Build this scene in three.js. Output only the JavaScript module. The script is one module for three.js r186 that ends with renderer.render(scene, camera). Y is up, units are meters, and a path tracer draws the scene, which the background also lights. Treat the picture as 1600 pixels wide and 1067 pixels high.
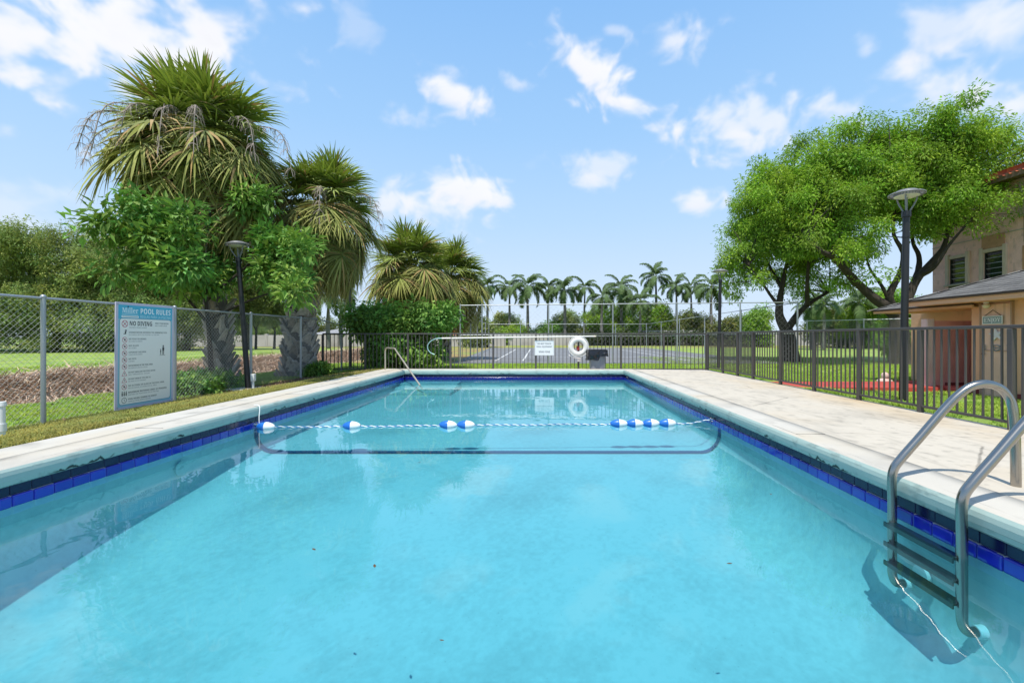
import * as THREE from 'three';
import { mergeGeometries, mergeVertices } from 'three/addons/utils/BufferGeometryUtils.js';
import { RoundedBoxGeometry } from 'three/addons/geometries/RoundedBoxGeometry.js';
import { ImprovedNoise } from 'three/addons/math/ImprovedNoise.js';

// ---------------------------------------------------------------- camera, sky, sun, exposure
const scene = new THREE.Scene();
const F = 700, CX = 841, CY = 526, EYE = 1.0;               // focal length and vanishing point in photo pixels
const camera = new THREE.PerspectiveCamera(2 * Math.atan(533.5 / F) * 180 / Math.PI, 1600 / 1067, 0.05, 3000);
camera.position.set(0, EYE, 0);
camera.lookAt(0, EYE, -10);
camera.setViewOffset(1600, 1067, 800 - CX, 533.5 - CY, 1600, 1067);
scene.add(camera);
const SUN = new THREE.Vector3(-0.10, 1, 0.27).normalize();
const sun = new THREE.DirectionalLight(new THREE.Color(1.0, 0.95, 0.87), 4.8);
sun.position.copy(SUN).multiplyScalar(80); sun.target.position.set(0, 0, -12);
sun.castShadow = true; sun.shadow.mapSize.set(4096, 4096);
Object.assign(sun.shadow.camera, { left: -50, right: 50, top: 50, bottom: -50, near: 1, far: 200 });
scene.add(sun, sun.target);
const renderer = new THREE.WebGLRenderer({ antialias: true });
renderer.toneMapping = THREE.LinearToneMapping;
renderer.toneMappingExposure = 1.06;
renderer.shadowMap.enabled = true;

// ---------------------------------------------------------------- random numbers and noise
function rng(seed) { let s = seed | 0; return () => { s = (s + 0x6d2b79f5) | 0; let t = Math.imul(s ^ (s >>> 15), 1 | s); t = (t + Math.imul(t ^ (t >>> 7), 61 | t)) ^ t; return ((t ^ (t >>> 14)) >>> 0) / 4294967296; }; }
const perlin = new ImprovedNoise();
const { lerp, clamp, smoothstep, degToRad: rad } = THREE.MathUtils;
function fbm3(x, y, z, o = 4) { let s = 0, a = 0.5; for (let i = 0; i < o; i++) { s += a * perlin.noise(x, y, z); x *= 2.03; y *= 2.01; z *= 2.02; a *= 0.5; } return s; }
function hash2(i, j, k) { let h = Math.imul(i, 374761393) ^ Math.imul(j, 668265263) ^ Math.imul(k, 974634541); h = Math.imul(h ^ (h >>> 13), 1274126177); return ((h ^ (h >>> 16)) >>> 0) / 4294967296; }
function pnoise(x, y, P, k) { const xi = Math.floor(x), yi = Math.floor(y), u = x - xi, v = y - yi, m = (n) => ((n % P) + P) % P, s = u * u * (3 - 2 * u), t = v * v * (3 - 2 * v); return lerp(lerp(hash2(m(xi), m(yi), k), hash2(m(xi + 1), m(yi), k), s), lerp(hash2(m(xi), m(yi + 1), k), hash2(m(xi + 1), m(yi + 1), k), s), t); }
function pfbm(u, v, P, o, k) { let s = 0, a = 0.5, n = 0; for (let i = 0; i < o; i++) { s += a * pnoise(u * P, v * P, P, k + i); n += a; P *= 2; a *= 0.55; } return s / n; }   // tiles over u, v in 0..1
function dataTex(w, h, fn) {
  const d = new Uint8Array(w * h * 4);
  for (let j = 0, o = 0; j < h; j++) for (let i = 0; i < w; i++, o += 4) { const c = fn((i + 0.5) / w, (j + 0.5) / h); d[o] = clamp(c[0], 0, 1) * 255; d[o + 1] = clamp(c[1], 0, 1) * 255; d[o + 2] = clamp(c[2], 0, 1) * 255; d[o + 3] = 255; }
  const t = new THREE.DataTexture(d, w, h); t.magFilter = THREE.LinearFilter; t.minFilter = THREE.LinearFilter; t.wrapS = t.wrapT = THREE.RepeatWrapping; t.needsUpdate = true; return t;
}
const rep = (t, x, y = x) => { const c = t.clone(); c.repeat.set(x, y); c.needsUpdate = true; return c; };

// ---------------------------------------------------------------- sky: air and scattered cumulus
{
  const W = 3072, H = W / 2, data = new Float32Array(W * H * 4), rs = rng(77);
  const dir = (px, py) => new THREE.Vector3((px - CX) / F, (CY - py) / F, -1).normalize();
  const clouds = [];
  const put = (c, right, ra, rb, dens) => { right = right.clone().addScaledVector(c, -right.dot(c)).normalize(); clouds.push({ c, right, up: new THREE.Vector3().crossVectors(right, c), ra, rb, dens }); };
  const seen = [   // px, py, half width, half height, tilt, density
    [200, 70, 190, 80, -0.1, 0.95], [170, 75, 150, 75, -0.1, 1.0], [60, 40, 130, 80, 0, 0.9], [70, 60, 110, 70, 0, 0.9], [90, 120, 60, 40, 0, 0.6], [250, 110, 60, 40, 0, 0.9], [210, 20, 150, 40, 0, 0.8], [340, 26, 100, 26, 0.05, 0.55],
    [720, 152, 50, 26, -0.35, 0.95], [640, 180, 38, 18, 0, 0.5], [895, 92, 42, 34, -0.4, 1.1], [935, 125, 52, 30, -0.75, 1.1], [985, 168, 55, 28, -0.6, 1.1], [1040, 200, 50, 24, -0.4, 1.0],
    [1070, 62, 52, 28, 0.1, 0.75], [1190, 195, 110, 40, 0, 0.7], [1310, 175, 60, 32, 0, 0.75], [1180, 225, 70, 22, 0, 0.7], [1355, 75, 26, 22, 0.6, 0.6], [1480, 40, 80, 50, 0, 0.6], [1570, 50, 60, 60, 0, 0.5],
    [1500, 145, 100, 40, -0.25, 0.8], [1585, 165, 60, 20, 0, 0.6], [615, 312, 40, 32, 0, 0.75], [722, 300, 45, 28, -0.2, 0.95], [695, 330, 60, 24, -0.2, 0.7], [785, 312, 18, 11, 0, 0.8],
    [935, 262, 60, 22, -0.1, 0.6], [930, 285, 26, 12, 0, 0.5], [1092, 312, 34, 16, 0, 0.85], [15, 200, 24, 12, 0, 0.6], [135, 240, 26, 12, -0.3, 0.5], [810, 130, 28, 12, -0.6, 0.5], [560, 40, 22, 30, 0, 0.25], [20, 330, 120, 40, 0, 0.35], [965, 48, 16, 8, 0, 0.4],
  ];
  for (const [px, py, rx, ry, tilt, dens] of seen) {
    const c = dir(px, py), a = dir(px + rx * Math.cos(tilt), py - rx * Math.sin(tilt)), b = dir(px, py - ry);
    put(c, a.clone().sub(c), a.angleTo(c) * 1.2, b.angleTo(c) * 1.2, dens);
  }
  for (let k = 0; k < 70; k++) {   // the same kind of clouds over the rest of the sky
    const az = rs() * Math.PI * 2, el = 0.06 + Math.acos(1 - rs()) * 0.85, c = new THREE.Vector3(Math.sin(az) * Math.cos(el), Math.sin(el), -Math.cos(az) * Math.cos(el));
    const r = (0.04 + 0.11 * rs()) * (0.35 + Math.sin(el)), q = 0.3 + 0.4 * rs(), dens = 0.5 + 0.5 * rs(), tilt = rs() - 0.5;
    const px = CX + F * c.x / -c.z, py = CY - F * c.y / -c.z;
    if (c.z < 0 && px > -60 && px < 1660 && py > -40) continue;
    put(c, new THREE.Vector3(Math.cos(az), tilt, Math.sin(az)), r, r * q, dens);
  }
  const stops = [[0, [0.68, 0.81, 0.97]], [6, [0.61, 0.77, 0.97]], [14, [0.47, 0.69, 0.97]], [24, [0.35, 0.60, 0.94]], [38, [0.25, 0.50, 0.89]], [60, [0.13, 0.35, 0.74]], [90, [0.09, 0.27, 0.62]]];
  const base = (e) => { let i = 0; while (i < stops.length - 2 && e > stops[i + 1][0]) i++; const t = clamp((e - stops[i][0]) / (stops[i + 1][0] - stops[i][0]), 0, 1); return [0, 1, 2].map((k) => lerp(stops[i][1][k], stops[i + 1][1][k], t)); };
  for (let row = 0; row < H; row++) {
    const up = ((row + 0.5) / H - 0.5) * Math.PI, y = Math.sin(up), cy = Math.cos(up), b = up > 0 ? base(up * 180 / Math.PI) : [0.30, 0.33, 0.30];
    const near = up > 0 ? clouds.filter((c) => Math.abs(Math.asin(c.c.y) - up) < Math.max(c.ra, c.rb) * 2.1) : [];
    for (let col = 0; col < W; col++) {
      const r = ((col + 0.5) / W - 0.5) * 2 * Math.PI, x = Math.cos(r) * cy, z = Math.sin(r) * cy;
      let alpha = 0, shade = 0, n0;
      for (const c of near) {
        const d = x * c.c.x + y * c.c.y + z * c.c.z;
        if (d < 0.7) continue;
        const u = (x * c.right.x + y * c.right.y + z * c.right.z) / d / c.ra, v = (x * c.up.x + y * c.up.y + z * c.up.z) / d / c.rb, q = u * u + v * v;
        if (q > 4) continue;
        if (n0 === undefined) n0 = fbm3(x * 7 + 3, y * 9 - 5, z * 7, 3) * 0.7 + fbm3(x * 22 + 2 * fbm3(x * 9, y * 9, z * 9, 2), y * 26 + 7, z * 22, 6) * 1.15;
        const a = Math.pow(smoothstep(1.1 - Math.sqrt(q) * 0.9 + n0 * 1.25, 0.0, 1.15), 1.2) * Math.min(c.dens, 0.95);
        shade = Math.max(shade, a * clamp(-v * 0.5 + 0.3, 0, 1));
        alpha = 1 - (1 - alpha) * (1 - Math.min(a, 1));
      }
      const o = (row * W + col) * 4, g = 1.0 - 0.1 * shade;
      data[o] = lerp(b[0], 0.93 * g, alpha); data[o + 1] = lerp(b[1], 0.94 * g, alpha); data[o + 2] = lerp(b[2], 0.99 * g, alpha); data[o + 3] = 1;
    }
  }
  const sky = new THREE.DataTexture(data, W, H, THREE.RGBAFormat, THREE.FloatType);
  sky.mapping = THREE.EquirectangularReflectionMapping; sky.magFilter = sky.minFilter = THREE.LinearFilter; sky.needsUpdate = true;
  scene.background = sky; scene.environment = sky;
}

// ---------------------------------------------------------------- helpers
const at = (px, py, z) => new THREE.Vector3((px - CX) / F * z, EYE - (py - CY) / F * z, -z);
const V = (x, y, z) => new THREE.Vector3(x, y, z);
const used = new Map();
function numbered(n) { const k = used.get(n) ?? 0; used.set(n, k + 1); return k ? n + '_' + String(k).padStart(3, '0') : n; }
function tag(o, label, category, group) { o.userData.label = label; o.userData.category = category; if (group) o.userData.group = group; return o; }
function thing(name, label, category, pos = V(0, 0, 0), turn = 0, group) { const o = new THREE.Group(); o.name = numbered(name); o.position.copy(pos); o.rotation.y = turn; tag(o, label, category, group); scene.add(o); return o; }
function part(name, geo, mat, parent) { const m = new THREE.Mesh(Array.isArray(geo) ? merge(geo) : geo, mat); m.name = name; m.castShadow = m.receiveShadow = true; parent.add(m); return m; }
function top(name, geo, mat, label, category, group) { const m = part(numbered(name), geo, mat, scene); return tag(m, label, category, group); }
function struct(name, geo, mat) { const m = geo ? part(numbered(name), geo, mat, scene) : new THREE.Group(); if (!geo) { m.name = numbered(name); scene.add(m); } m.userData.kind = 'structure'; return m; }
function stuff(o, label) { o.userData.kind = 'stuff'; if (label) o.userData.label = label; return o; }
function merge(list) { return mergeGeometries(list.map((g) => { const h = g.index ? g.toNonIndexed() : g; for (const k of Object.keys(h.attributes)) if (!['position', 'normal', 'uv'].includes(k)) h.deleteAttribute(k); if (!h.attributes.uv) h.setAttribute('uv', new THREE.BufferAttribute(new Float32Array(h.attributes.position.count * 2), 2)); return h; })); }
const box = (w, h, d, x = 0, y = 0, z = 0) => new THREE.BoxGeometry(w, h, d).translate(x, y, z);
const rbox = (w, h, d, r, x = 0, y = 0, z = 0, s = 2) => new RoundedBoxGeometry(w, h, d, s, r).translate(x, y, z);
const cyl = (r0, r1, h, n, x = 0, y = 0, z = 0) => new THREE.CylinderGeometry(r1, r0, h, n).translate(x, y + h / 2, z);
class MB {   // collects triangles with colours
  constructor() { this.p = []; this.c = []; this.u = []; }
  tri(a, b, c, col, ua, ub, uc) { this.p.push(a.x, a.y, a.z, b.x, b.y, b.z, c.x, c.y, c.z); if (col) for (let i = 0; i < 3; i++) { const k = Array.isArray(col[0]) ? col[i] : col; this.c.push(k[0], k[1], k[2]); } this.u.push(...(ua ?? [0, 0]), ...(ub ?? [0, 0]), ...(uc ?? [0, 0])); }
  quad(a, b, c, d, col, u) { const k = col && Array.isArray(col[0]) ? col : null; this.tri(a, b, c, k ? [k[0], k[1], k[2]] : col, u?.[0], u?.[1], u?.[2]); this.tri(a, c, d, k ? [k[0], k[2], k[3]] : col, u?.[0], u?.[2], u?.[3]); }
  geo() { const g = new THREE.BufferGeometry(); g.setAttribute('position', new THREE.Float32BufferAttribute(this.p, 3)); if (this.c.length) g.setAttribute('color', new THREE.Float32BufferAttribute(this.c, 3)); g.setAttribute('uv', new THREE.Float32BufferAttribute(this.u, 2)); g.computeVertexNormals(); return g; }
  soft() { const g = this.geo(); g.deleteAttribute('normal'); const h = mergeVertices(g, 1e-4); h.computeVertexNormals(); return h; }
}
// a tapered tube through points with a radius at each; rough > 0 makes its surface uneven
function tube(pts, radii, n = 10, rough = 0, seed = 1, cap = true) {
  const pos = [], uv = [], idx = [], N = pts.length; let side = V(1, 0, 0), len = 0;
  for (let i = 0; i < N; i++) {
    const t = pts[Math.min(i + 1, N - 1)].clone().sub(pts[Math.max(i - 1, 0)]).normalize();
    if (Math.abs(t.dot(side)) > 0.95) side = Math.abs(t.y) < 0.9 ? V(0, 1, 0) : V(0, 0, 1);
    side.addScaledVector(t, -side.dot(t)).normalize();
    const b = V().crossVectors(t, side); if (i) len += pts[i].distanceTo(pts[i - 1]);
    for (let k = 0; k <= n; k++) {
      const a = k / n * Math.PI * 2; let r = radii[i];
      if (rough) r *= 1 + rough * fbm3(Math.cos(a) * 1.6 + seed * 3.1, len * 3.0, Math.sin(a) * 1.6, 3) * 2;
      const q = pts[i].clone().addScaledVector(side, Math.cos(a) * r).addScaledVector(b, Math.sin(a) * r);
      pos.push(q.x, q.y, q.z); uv.push(k / n * Math.max(1, Math.round(radii[0] * 6.28)), len);
    }
  }
  for (let i = 0; i < N - 1; i++) for (let k = 0; k < n; k++) { const a = i * (n + 1) + k, b = a + n + 1; idx.push(a, a + 1, b, b, a + 1, b + 1); }
  if (cap) for (const [row, flip] of [[0, 1], [N - 1, 0]]) { const c = pos.length / 3; pos.push(pts[row].x, pts[row].y, pts[row].z); uv.push(0, 0); for (let k = 0; k < n; k++) { const a = row * (n + 1) + k; flip ? idx.push(c, a + 1, a) : idx.push(c, a, a + 1); } }
  const g = new THREE.BufferGeometry(); g.setAttribute('position', new THREE.Float32BufferAttribute(pos, 3)); g.setAttribute('uv', new THREE.Float32BufferAttribute(uv, 2)); g.setIndex(idx); g.computeVertexNormals(); return g;
}
const smooth = (pts, n) => new THREE.CatmullRomCurve3(pts, false, 'centripetal').getPoints(n);
const taper = (n, a, b, pow = 1) => Array.from({ length: n + 1 }, (_, i) => lerp(a, b, Math.pow(i / n, pow)));
function mat(c, roughness = 0.8, o = {}) { const { metalness = 0, ...more } = o; const m = new THREE.MeshPhysicalMaterial({ roughness, metalness, side: THREE.DoubleSide, ...more }); m.color.setRGB(...c); return m; }
const leafMat = (c, rough = 0.5, through = 0.32) => mat(c, rough, { transmission: through, thickness: 0, specularIntensity: 0.5 });

// ---------------------------------------------------------------- textures and materials
const tSpeck = dataTex(512, 512, (u, v) => { const n = 0.62 + 0.5 * (pfbm(u, v, 4, 7, 3) - 0.5) + 0.25 * (hash2(u * 512 | 0, v * 512 | 0, 9) - 0.5); return [n * 1.25, n * 1.25, n * 1.25]; });
const tConcrete = dataTex(1024, 1024, (u, v) => {
  const big = pfbm(u, v, 3, 5, 11), mid = pfbm(u, v, 9, 6, 21), streak = pfbm(u, v * 0.999, 5, 6, 31), pit = hash2(u * 1024 | 0, v * 1024 | 0, 5);
  let n = 0.95 - 0.2 * smoothstep(big, 0.5, 0.78) - 0.26 * smoothstep(mid, 0.54, 0.8) - 0.08 * streak + 0.05 * (pit - 0.5); if (pit > 0.9975) n -= 0.25;
  const warm = smoothstep(pfbm(u, v, 2, 4, 41), 0.5, 0.75) * 0.1; return [n, n - warm * 0.5, n - warm * 1.3];
});
const tBark = dataTex(512, 512, (u, v) => { const n = 0.35 + 0.9 * pfbm(u, v * 0.5, 8, 6, 51) * pfbm(u, v, 3, 4, 61) * 1.6; return [n, n, n]; });
const tStucco = dataTex(512, 512, (u, v) => { const n = 0.5 + 0.7 * (pfbm(u, v, 32, 4, 71) - 0.5) + 0.3 * (pfbm(u, v, 4, 4, 75) - 0.5); return [n, n, n]; });
const tWall = dataTex(512, 512, (u, v) => { const n = 0.92 + 0.3 * (pfbm(u, v, 3, 6, 81) - 0.5) - 0.2 * smoothstep(pfbm(u, v * 0.3, 10, 4, 83), 0.58, 0.8); return [n, n, n]; });
const tWater = dataTex(1024, 1024, (u, v) => { const n = pfbm(u, v, 5, 3, 91) * 0.75 + pfbm(u, v, 23, 2, 95) * 0.25; return [n, n, n]; });
const M = {};
M.steel = mat([0.37, 0.345, 0.31], 0.24, { metalness: 1 });
M.bronze = mat([0.068, 0.063, 0.06], 0.45);
M.black = mat([0.014, 0.014, 0.016], 0.4);
M.galv = mat([0.40, 0.42, 0.44], 0.45, { metalness: 0.6 });
M.wire = mat([0.43, 0.43, 0.42], 0.6);
M.white = mat([0.78, 0.78, 0.76], 0.5);
M.lampGrey = mat([0.2, 0.2, 0.21], 0.45);
M.lens = mat([0.72, 0.69, 0.6], 0.35);
M.concrete = mat([0.58, 0.55, 0.485], 0.85, { map: tConcrete, bumpMap: tConcrete, bumpScale: 0.004 });
M.bark = mat([0.066, 0.052, 0.042], 0.95, { map: tBark, bumpMap: tBark, bumpScale: 0.03 });
M.palmBark = mat([0.16, 0.14, 0.12], 0.95, { map: tBark, bumpMap: tBark, bumpScale: 0.015 });
M.royalBark = mat([0.30, 0.28, 0.26], 0.9, { map: rep(tStucco, 1, 1) });
M.tile = mat([0.008, 0.018, 0.36], 0.1, { clearcoat: 0.6, clearcoatRoughness: 0.05 });
M.navy = mat([0.003, 0.004, 0.045], 0.2);  // navy tile, shade under the coping darkened into its colour
M.tile2 = mat([0.010, 0.022, 0.42], 0.12, { clearcoat: 0.6, clearcoatRoughness: 0.05 });
M.tile3 = mat([0.006, 0.012, 0.30], 0.16, { clearcoat: 0.5, clearcoatRoughness: 0.08 });
M.grout = mat([0.36, 0.38, 0.42], 0.9);

// ---------------------------------------------------------------- ground
const POOL = { l: -4.09, r: 2.63, n: -0.9, f: -13.6 }, WATER = -0.3;   // pool edges in x and in z (camera looks to -z)
const DECK = { l: -5.02, r: 5.66, n: 3.5, f: -14.75 };
function groundY(x, z) {
  const d = -z; let y = -0.21;
  if (x < DECK.l) {
    y = lerp(-0.07, -0.275, smoothstep(-x, 5.0, 7.2));
    const w = perlin.noise(x * 0.7, d * 0.35, 4.2) * 0.35, q = -x + w, ditch = 1 - smoothstep(d, 40, 47);
    if (q > 9.3 && d < 48) { const p = q < 10.3 ? lerp(0, -0.5, smoothstep(q, 9.4, 10.3)) : lerp(-0.5, 0.2, smoothstep(q, 10.7, 14.2)); y += p * ditch + (q > 10 && q < 14.6 ? (fbm3(x * 2.2, d * 2.2, 1, 4) * 0.26) * ditch : 0); }
  } else if (x > DECK.r) y = lerp(-0.125, -0.22, smoothstep(x, DECK.r, 8));
  if (d > 14.7) { const t = smoothstep(d, 14.7, 18); y = lerp(y, x < -9 ? y : -0.21, t); }
  return y + (d > 60 ? 0 : perlin.noise(x * 0.35, d * 0.35, 0.5) * 0.012);
}
const inDeck = (x, z, m) => x > DECK.l + m && x < DECK.r - m && z > DECK.f + m && z < DECK.n - m;
const isBank = (x, z) => { const q = -x + perlin.noise(x * 0.7, z * -0.35, 4.2) * 0.35; return smoothstep(q, 9.5, 9.9) * (1 - smoothstep(q, 13.6, 14.6)) * (1 - smoothstep(-z, 40, 46)); };
{
  const line = (a, b, s, far) => { const o = [...far.map((f) => -f).reverse()]; for (let t = a; t <= b + 1e-6; t += s) o.push(t); return [...o, ...far]; };
  const xs = line(-30, 30, 0.25, [33, 38, 46, 60, 90, 150, 300, 700]), zs = line(-56, 6, 0.25, [60, 66, 75, 95, 150, 300, 700]).map((t) => t).filter((t) => t < 7 || t > 9);
  const pos = [], col = [], uv = [], idx = [];
  for (const z of zs) for (const x of xs) {
    pos.push(x, inDeck(x, z, 0.3) ? -2.6 : groundY(x, z), z); uv.push(x / 2.3, z / 2.3);
    const n = fbm3(x * 0.35, z * 0.35, 2, 4), n2 = fbm3(x * 1.7, z * 1.7, 8, 3);
    let c = [0.26 + 0.15 * n + 0.06 * n2, 0.37 + 0.11 * n + 0.06 * n2, 0.06 + 0.02 * n];
    const mix = (k, t) => { c = c.map((v, i) => lerp(v, k[i], clamp(t, 0, 1))); };
    if (x < DECK.l && x > -7.3) mix([0.25, 0.23, 0.08], 0.5 + n * 1.4 + n2 * 0.8);
    const litter = Math.max(Math.exp(-((x + 8.0) ** 2) / 2.5 - ((z + 11.6) ** 2) / 7), Math.exp(-((x + 7.0) ** 2) / 2.2 - ((z + 13.4) ** 2) / 5));
    mix([0.085, 0.06, 0.035], litter * 1.1 + n2 * litter);
    mix([0.27, 0.22, 0.10], smoothstep(fbm3(x * 0.5 + 9, z * 0.5, 5, 4), 0.12, 0.4) * 0.55);
    const b = isBank(x, z); if (b > 0) mix(n2 > 0.1 ? [0.50, 0.38, 0.29] : [0.38, 0.285, 0.215], b);
    if (-z > 18 && -z < 50 && x > -9 && x < -3.5) mix([0.33, 0.21, 0.08], 0.65 + n * 1.5);
    if (-z > 48 && -z < 64) mix([0.30, 0.25, 0.07], 0.55 + n);
    col.push(...c);
  }
  const w = xs.length; for (let j = 0; j < zs.length - 1; j++) for (let i = 0; i < w - 1; i++) { const a = j * w + i; idx.push(a, a + w, a + 1, a + 1, a + w, a + w + 1); }
  const g = new THREE.BufferGeometry(); g.setAttribute('position', new THREE.Float32BufferAttribute(pos, 3)); g.setAttribute('color', new THREE.Float32BufferAttribute(col, 3)); g.setAttribute('uv', new THREE.Float32BufferAttribute(uv, 2)); g.setIndex(idx); g.computeVertexNormals();
  struct('ground', g, mat([1.25, 1.25, 1.25], 0.95, { vertexColors: true, map: tSpeck, bumpMap: tSpeck, bumpScale: 0.03 }));
}
// ---------------------------------------------------------------- pool, coping, decks
const depthAt = (d) => { const t = [[0, 0.97], [3.0, 0.93], [6.5, 0.37], [13.7, 0.26]]; let i = 0; while (i < 2 && d > t[i + 1][0]) i++; return lerp(t[i][1], t[i + 1][1], clamp((d - t[i][0]) / (t[i + 1][0] - t[i][0]), 0, 1)); };
function crossSection(d, inset) {   // from the left wall over the floor to the right wall, with coved corners
  const y = WATER - depthAt(d) + inset, r = Math.min(0.55, depthAt(d) * 0.7), o = [], L = POOL.l + inset, R = POOL.r - inset;
  o.push([L, -0.2], [L, y + r]);
  for (let k = 1; k <= 9; k++) { const a = k / 9 * Math.PI / 2; o.push([L + r - r * Math.cos(a), y + r - r * Math.sin(a)]); }
  for (let k = 1; k < 6; k++) o.push([lerp(L + r, R - r, k / 6), y]);
  for (let k = 0; k <= 9; k++) { const a = k / 9 * Math.PI / 2; o.push([R - r + r * Math.sin(a), y + r - r * Math.cos(a)]); }
  o.push([R, -0.2]); return o;
}
function sweep(zs, inset) {
  const pos = [], uv = [], idx = []; let n = 0;
  for (const d of zs) { const cs = crossSection(d, inset); n = cs.length; let l = 0; cs.forEach(([x, y], i) => { if (i) l += Math.hypot(x - cs[i - 1][0], y - cs[i - 1][1]); pos.push(x, y, -d); uv.push(l / 2.6, d / 2.6); }); }
  for (let j = 0; j < zs.length - 1; j++) for (let i = 0; i < n - 1; i++) { const a = j * n + i; idx.push(a, a + 1, a + n, a + 1, a + n + 1, a + n); }
  const g = new THREE.BufferGeometry(); g.setAttribute('position', new THREE.Float32BufferAttribute(pos, 3)); g.setAttribute('uv', new THREE.Float32BufferAttribute(uv, 2)); g.setIndex(idx); g.computeVertexNormals(); return g;
}
const tPlaster = dataTex(1024, 1024, (u, v) => { const a = pfbm(u, v, 3, 6, 101), b = pfbm(u, v, 60, 4, 105); const n = 0.92 + 0.46 * (a - 0.5) + 0.22 * (b - 0.5) - (hash2(u * 300 | 0, v * 300 | 0, 3) > 0.9985 ? 0.16 : 0); return [n * 0.98, n, n]; });
M.plaster = mat([0.62, 0.70, 0.66], 0.8, { map: tPlaster });
{
  const zs = []; for (let d = 0.9; d < 13.61; d += 0.3175) zs.push(d);
  const end = (z) => new THREE.PlaneGeometry(POOL.r - POOL.l, 1.2).translate((POOL.l + POOL.r) / 2, -0.8, z);
  const basin = struct('pool_basin', merge([sweep(zs, 0), end(POOL.f), end(POOL.n)]), M.plaster);
  part('tile_stripe', sweep([6.44, 6.54], 0.005), mat([0.02, 0.075, 0.17], 0.5), basin);
  [[0.62, -0.355], [1.12, -0.425], [1.6, -0.5]].forEach(([w, y], i) => part('step', rbox(1.75 - i * 0.02, 0.5, w, 0.02, POOL.l + 0.87, y - 0.25, POOL.f + w / 2 - 0.003 * i), M.plaster, basin));
  const fit = (x, y, z, r) => new THREE.CylinderGeometry(r, r * 1.1, 0.03, 24).rotateZ(Math.PI / 2).translate(x, y, z);
  part('wall_inlet', fit(POOL.r - 0.015, -0.62, -3.05, 0.06), M.white, basin);
  part('wall_inlet', fit(POOL.l + 0.015, -0.5, -5.1, 0.08), M.plaster, basin);
}
{   // water: one sheet at rest
  const g = new THREE.PlaneGeometry(POOL.r - POOL.l, POOL.n - POOL.f).rotateX(-Math.PI / 2).translate((POOL.l + POOL.r) / 2, WATER, (POOL.n + POOL.f) / 2), p = g.attributes.position, u = g.attributes.uv;
  for (let i = 0; i < 4; i++) u.setXY(i, p.getX(i) / 2.5, p.getZ(i) / 2.5);
  struct('pool_water', g, mat([0.36, 0.70, 0.79], 0.0, { transmission: 1, specularIntensity: 0.9, thickness: 0, ior: 1.33, bumpMap: tWater, bumpScale: 0.0019 }));
}
const tNose = rep(dataTex(2048, 64, (u, v) => {   // peeling pale green paint with a ragged row of chips under the nose
  const big = pfbm(u, v * 0.05, 6, 5, 111), n = 0.94 - 0.25 * smoothstep(pfbm(u, v * 0.1, 24, 4, 115), 0.55, 0.8) + 0.1 * (hash2(u * 2048 | 0, v * 64 | 0, 4) - 0.5), e = v - 0.30 - 0.5 * (pfbm(u, 0.3, 40, 4, 117) - 0.5), chip = smoothstep(big, 0.52, 0.6) * (1 - smoothstep(Math.abs(e), 0.03, 0.09));
  return [n * (1 - 0.93 * chip), n * (1 - 0.93 * chip), n * (1 - 0.93 * chip)];
}), 1, 4.1667);
{   // coping: a rounded nose over the water, mitred at the corners
  const prof = [[0.02, -0.16], [-0.03, -0.146], [-0.046, -0.135], [-0.055, -0.10], [-0.055, -0.06], [-0.046, -0.03], [-0.028, -0.010], [0.0, -0.002], [0.03, 0], [0.18, 0], [0.34, -0.004], [0.343, -0.3]];
  const rect = (o) => [[POOL.l - o, POOL.n + o], [POOL.l - o, POOL.f - o], [POOL.r + o, POOL.f - o], [POOL.r + o, POOL.n + o]];
  const top = new MB(), nose = new MB(), T = [0, 0.05, 0.13, 0.2];
  for (let s = 0; s < 4; s++) for (let k = 0; k < prof.length - 1; k++) {
    const [o0, y0] = prof[k], [o1, y1] = prof[k + 1], A = rect(o0), B = rect(o1), e = (s + 1) % 4, m = k < 6 ? nose : top, seg = 40;
    for (let i = 0; i < seg; i++) {
      const q = (R, y, t) => { const w = (k < 8 ? 0.004 * perlin.noise(t * 31 + s * 7, y * 12, k * 0.2) : 0); return V(lerp(R[s][0], R[e][0], t) + (s % 2 ? 0 : w), y + w * 0.7, lerp(R[s][1], R[e][1], t) + (s % 2 ? w : 0)); };
      const a = q(A, y0, i / seg), b = q(A, y0, (i + 1) / seg), c = q(B, y1, (i + 1) / seg), d = q(B, y1, i / seg), U = (p, v) => [s % 2 ? p.x / 3 : p.z / 3, v];
      m.quad(a, b, c, d, null, [U(a, k * 0.04), U(b, k * 0.04), U(c, k * 0.04 + 0.04), U(d, k * 0.04 + 0.04)]);
    }
  }
  const c = struct('pool_coping', null); part('top', top.soft(), mat([0.575, 0.54, 0.47], 0.8, { map: tConcrete, bumpMap: tConcrete, bumpScale: 0.003 }), c);
  part('nose', nose.soft(), mat([0.36, 0.475, 0.43], 0.65, { map: tNose, bumpMap: tNose, bumpScale: 0.006 }), c);
}
{   // saw-cut joints across the coping
  const j = struct('coping_joints', null), m = mat([0.16, 0.15, 0.13], 0.9), g = box(0.30, 0.003, 0.007), h = box(0.007, 0.003, 0.30);
  [-2.15, -4.6, -7.5, -10.4].forEach((z, i) => { part('joint', g, m, j).position.set(POOL.l - 0.17, 0.0005, z - 0.3); part('joint', g, m, j).position.set(POOL.r + 0.17, 0.0005, z); }); [-2.2, 0.6].forEach((x) => part('joint', h, m, j).position.set(x, 0.0005, POOL.f - 0.17));
}
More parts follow.
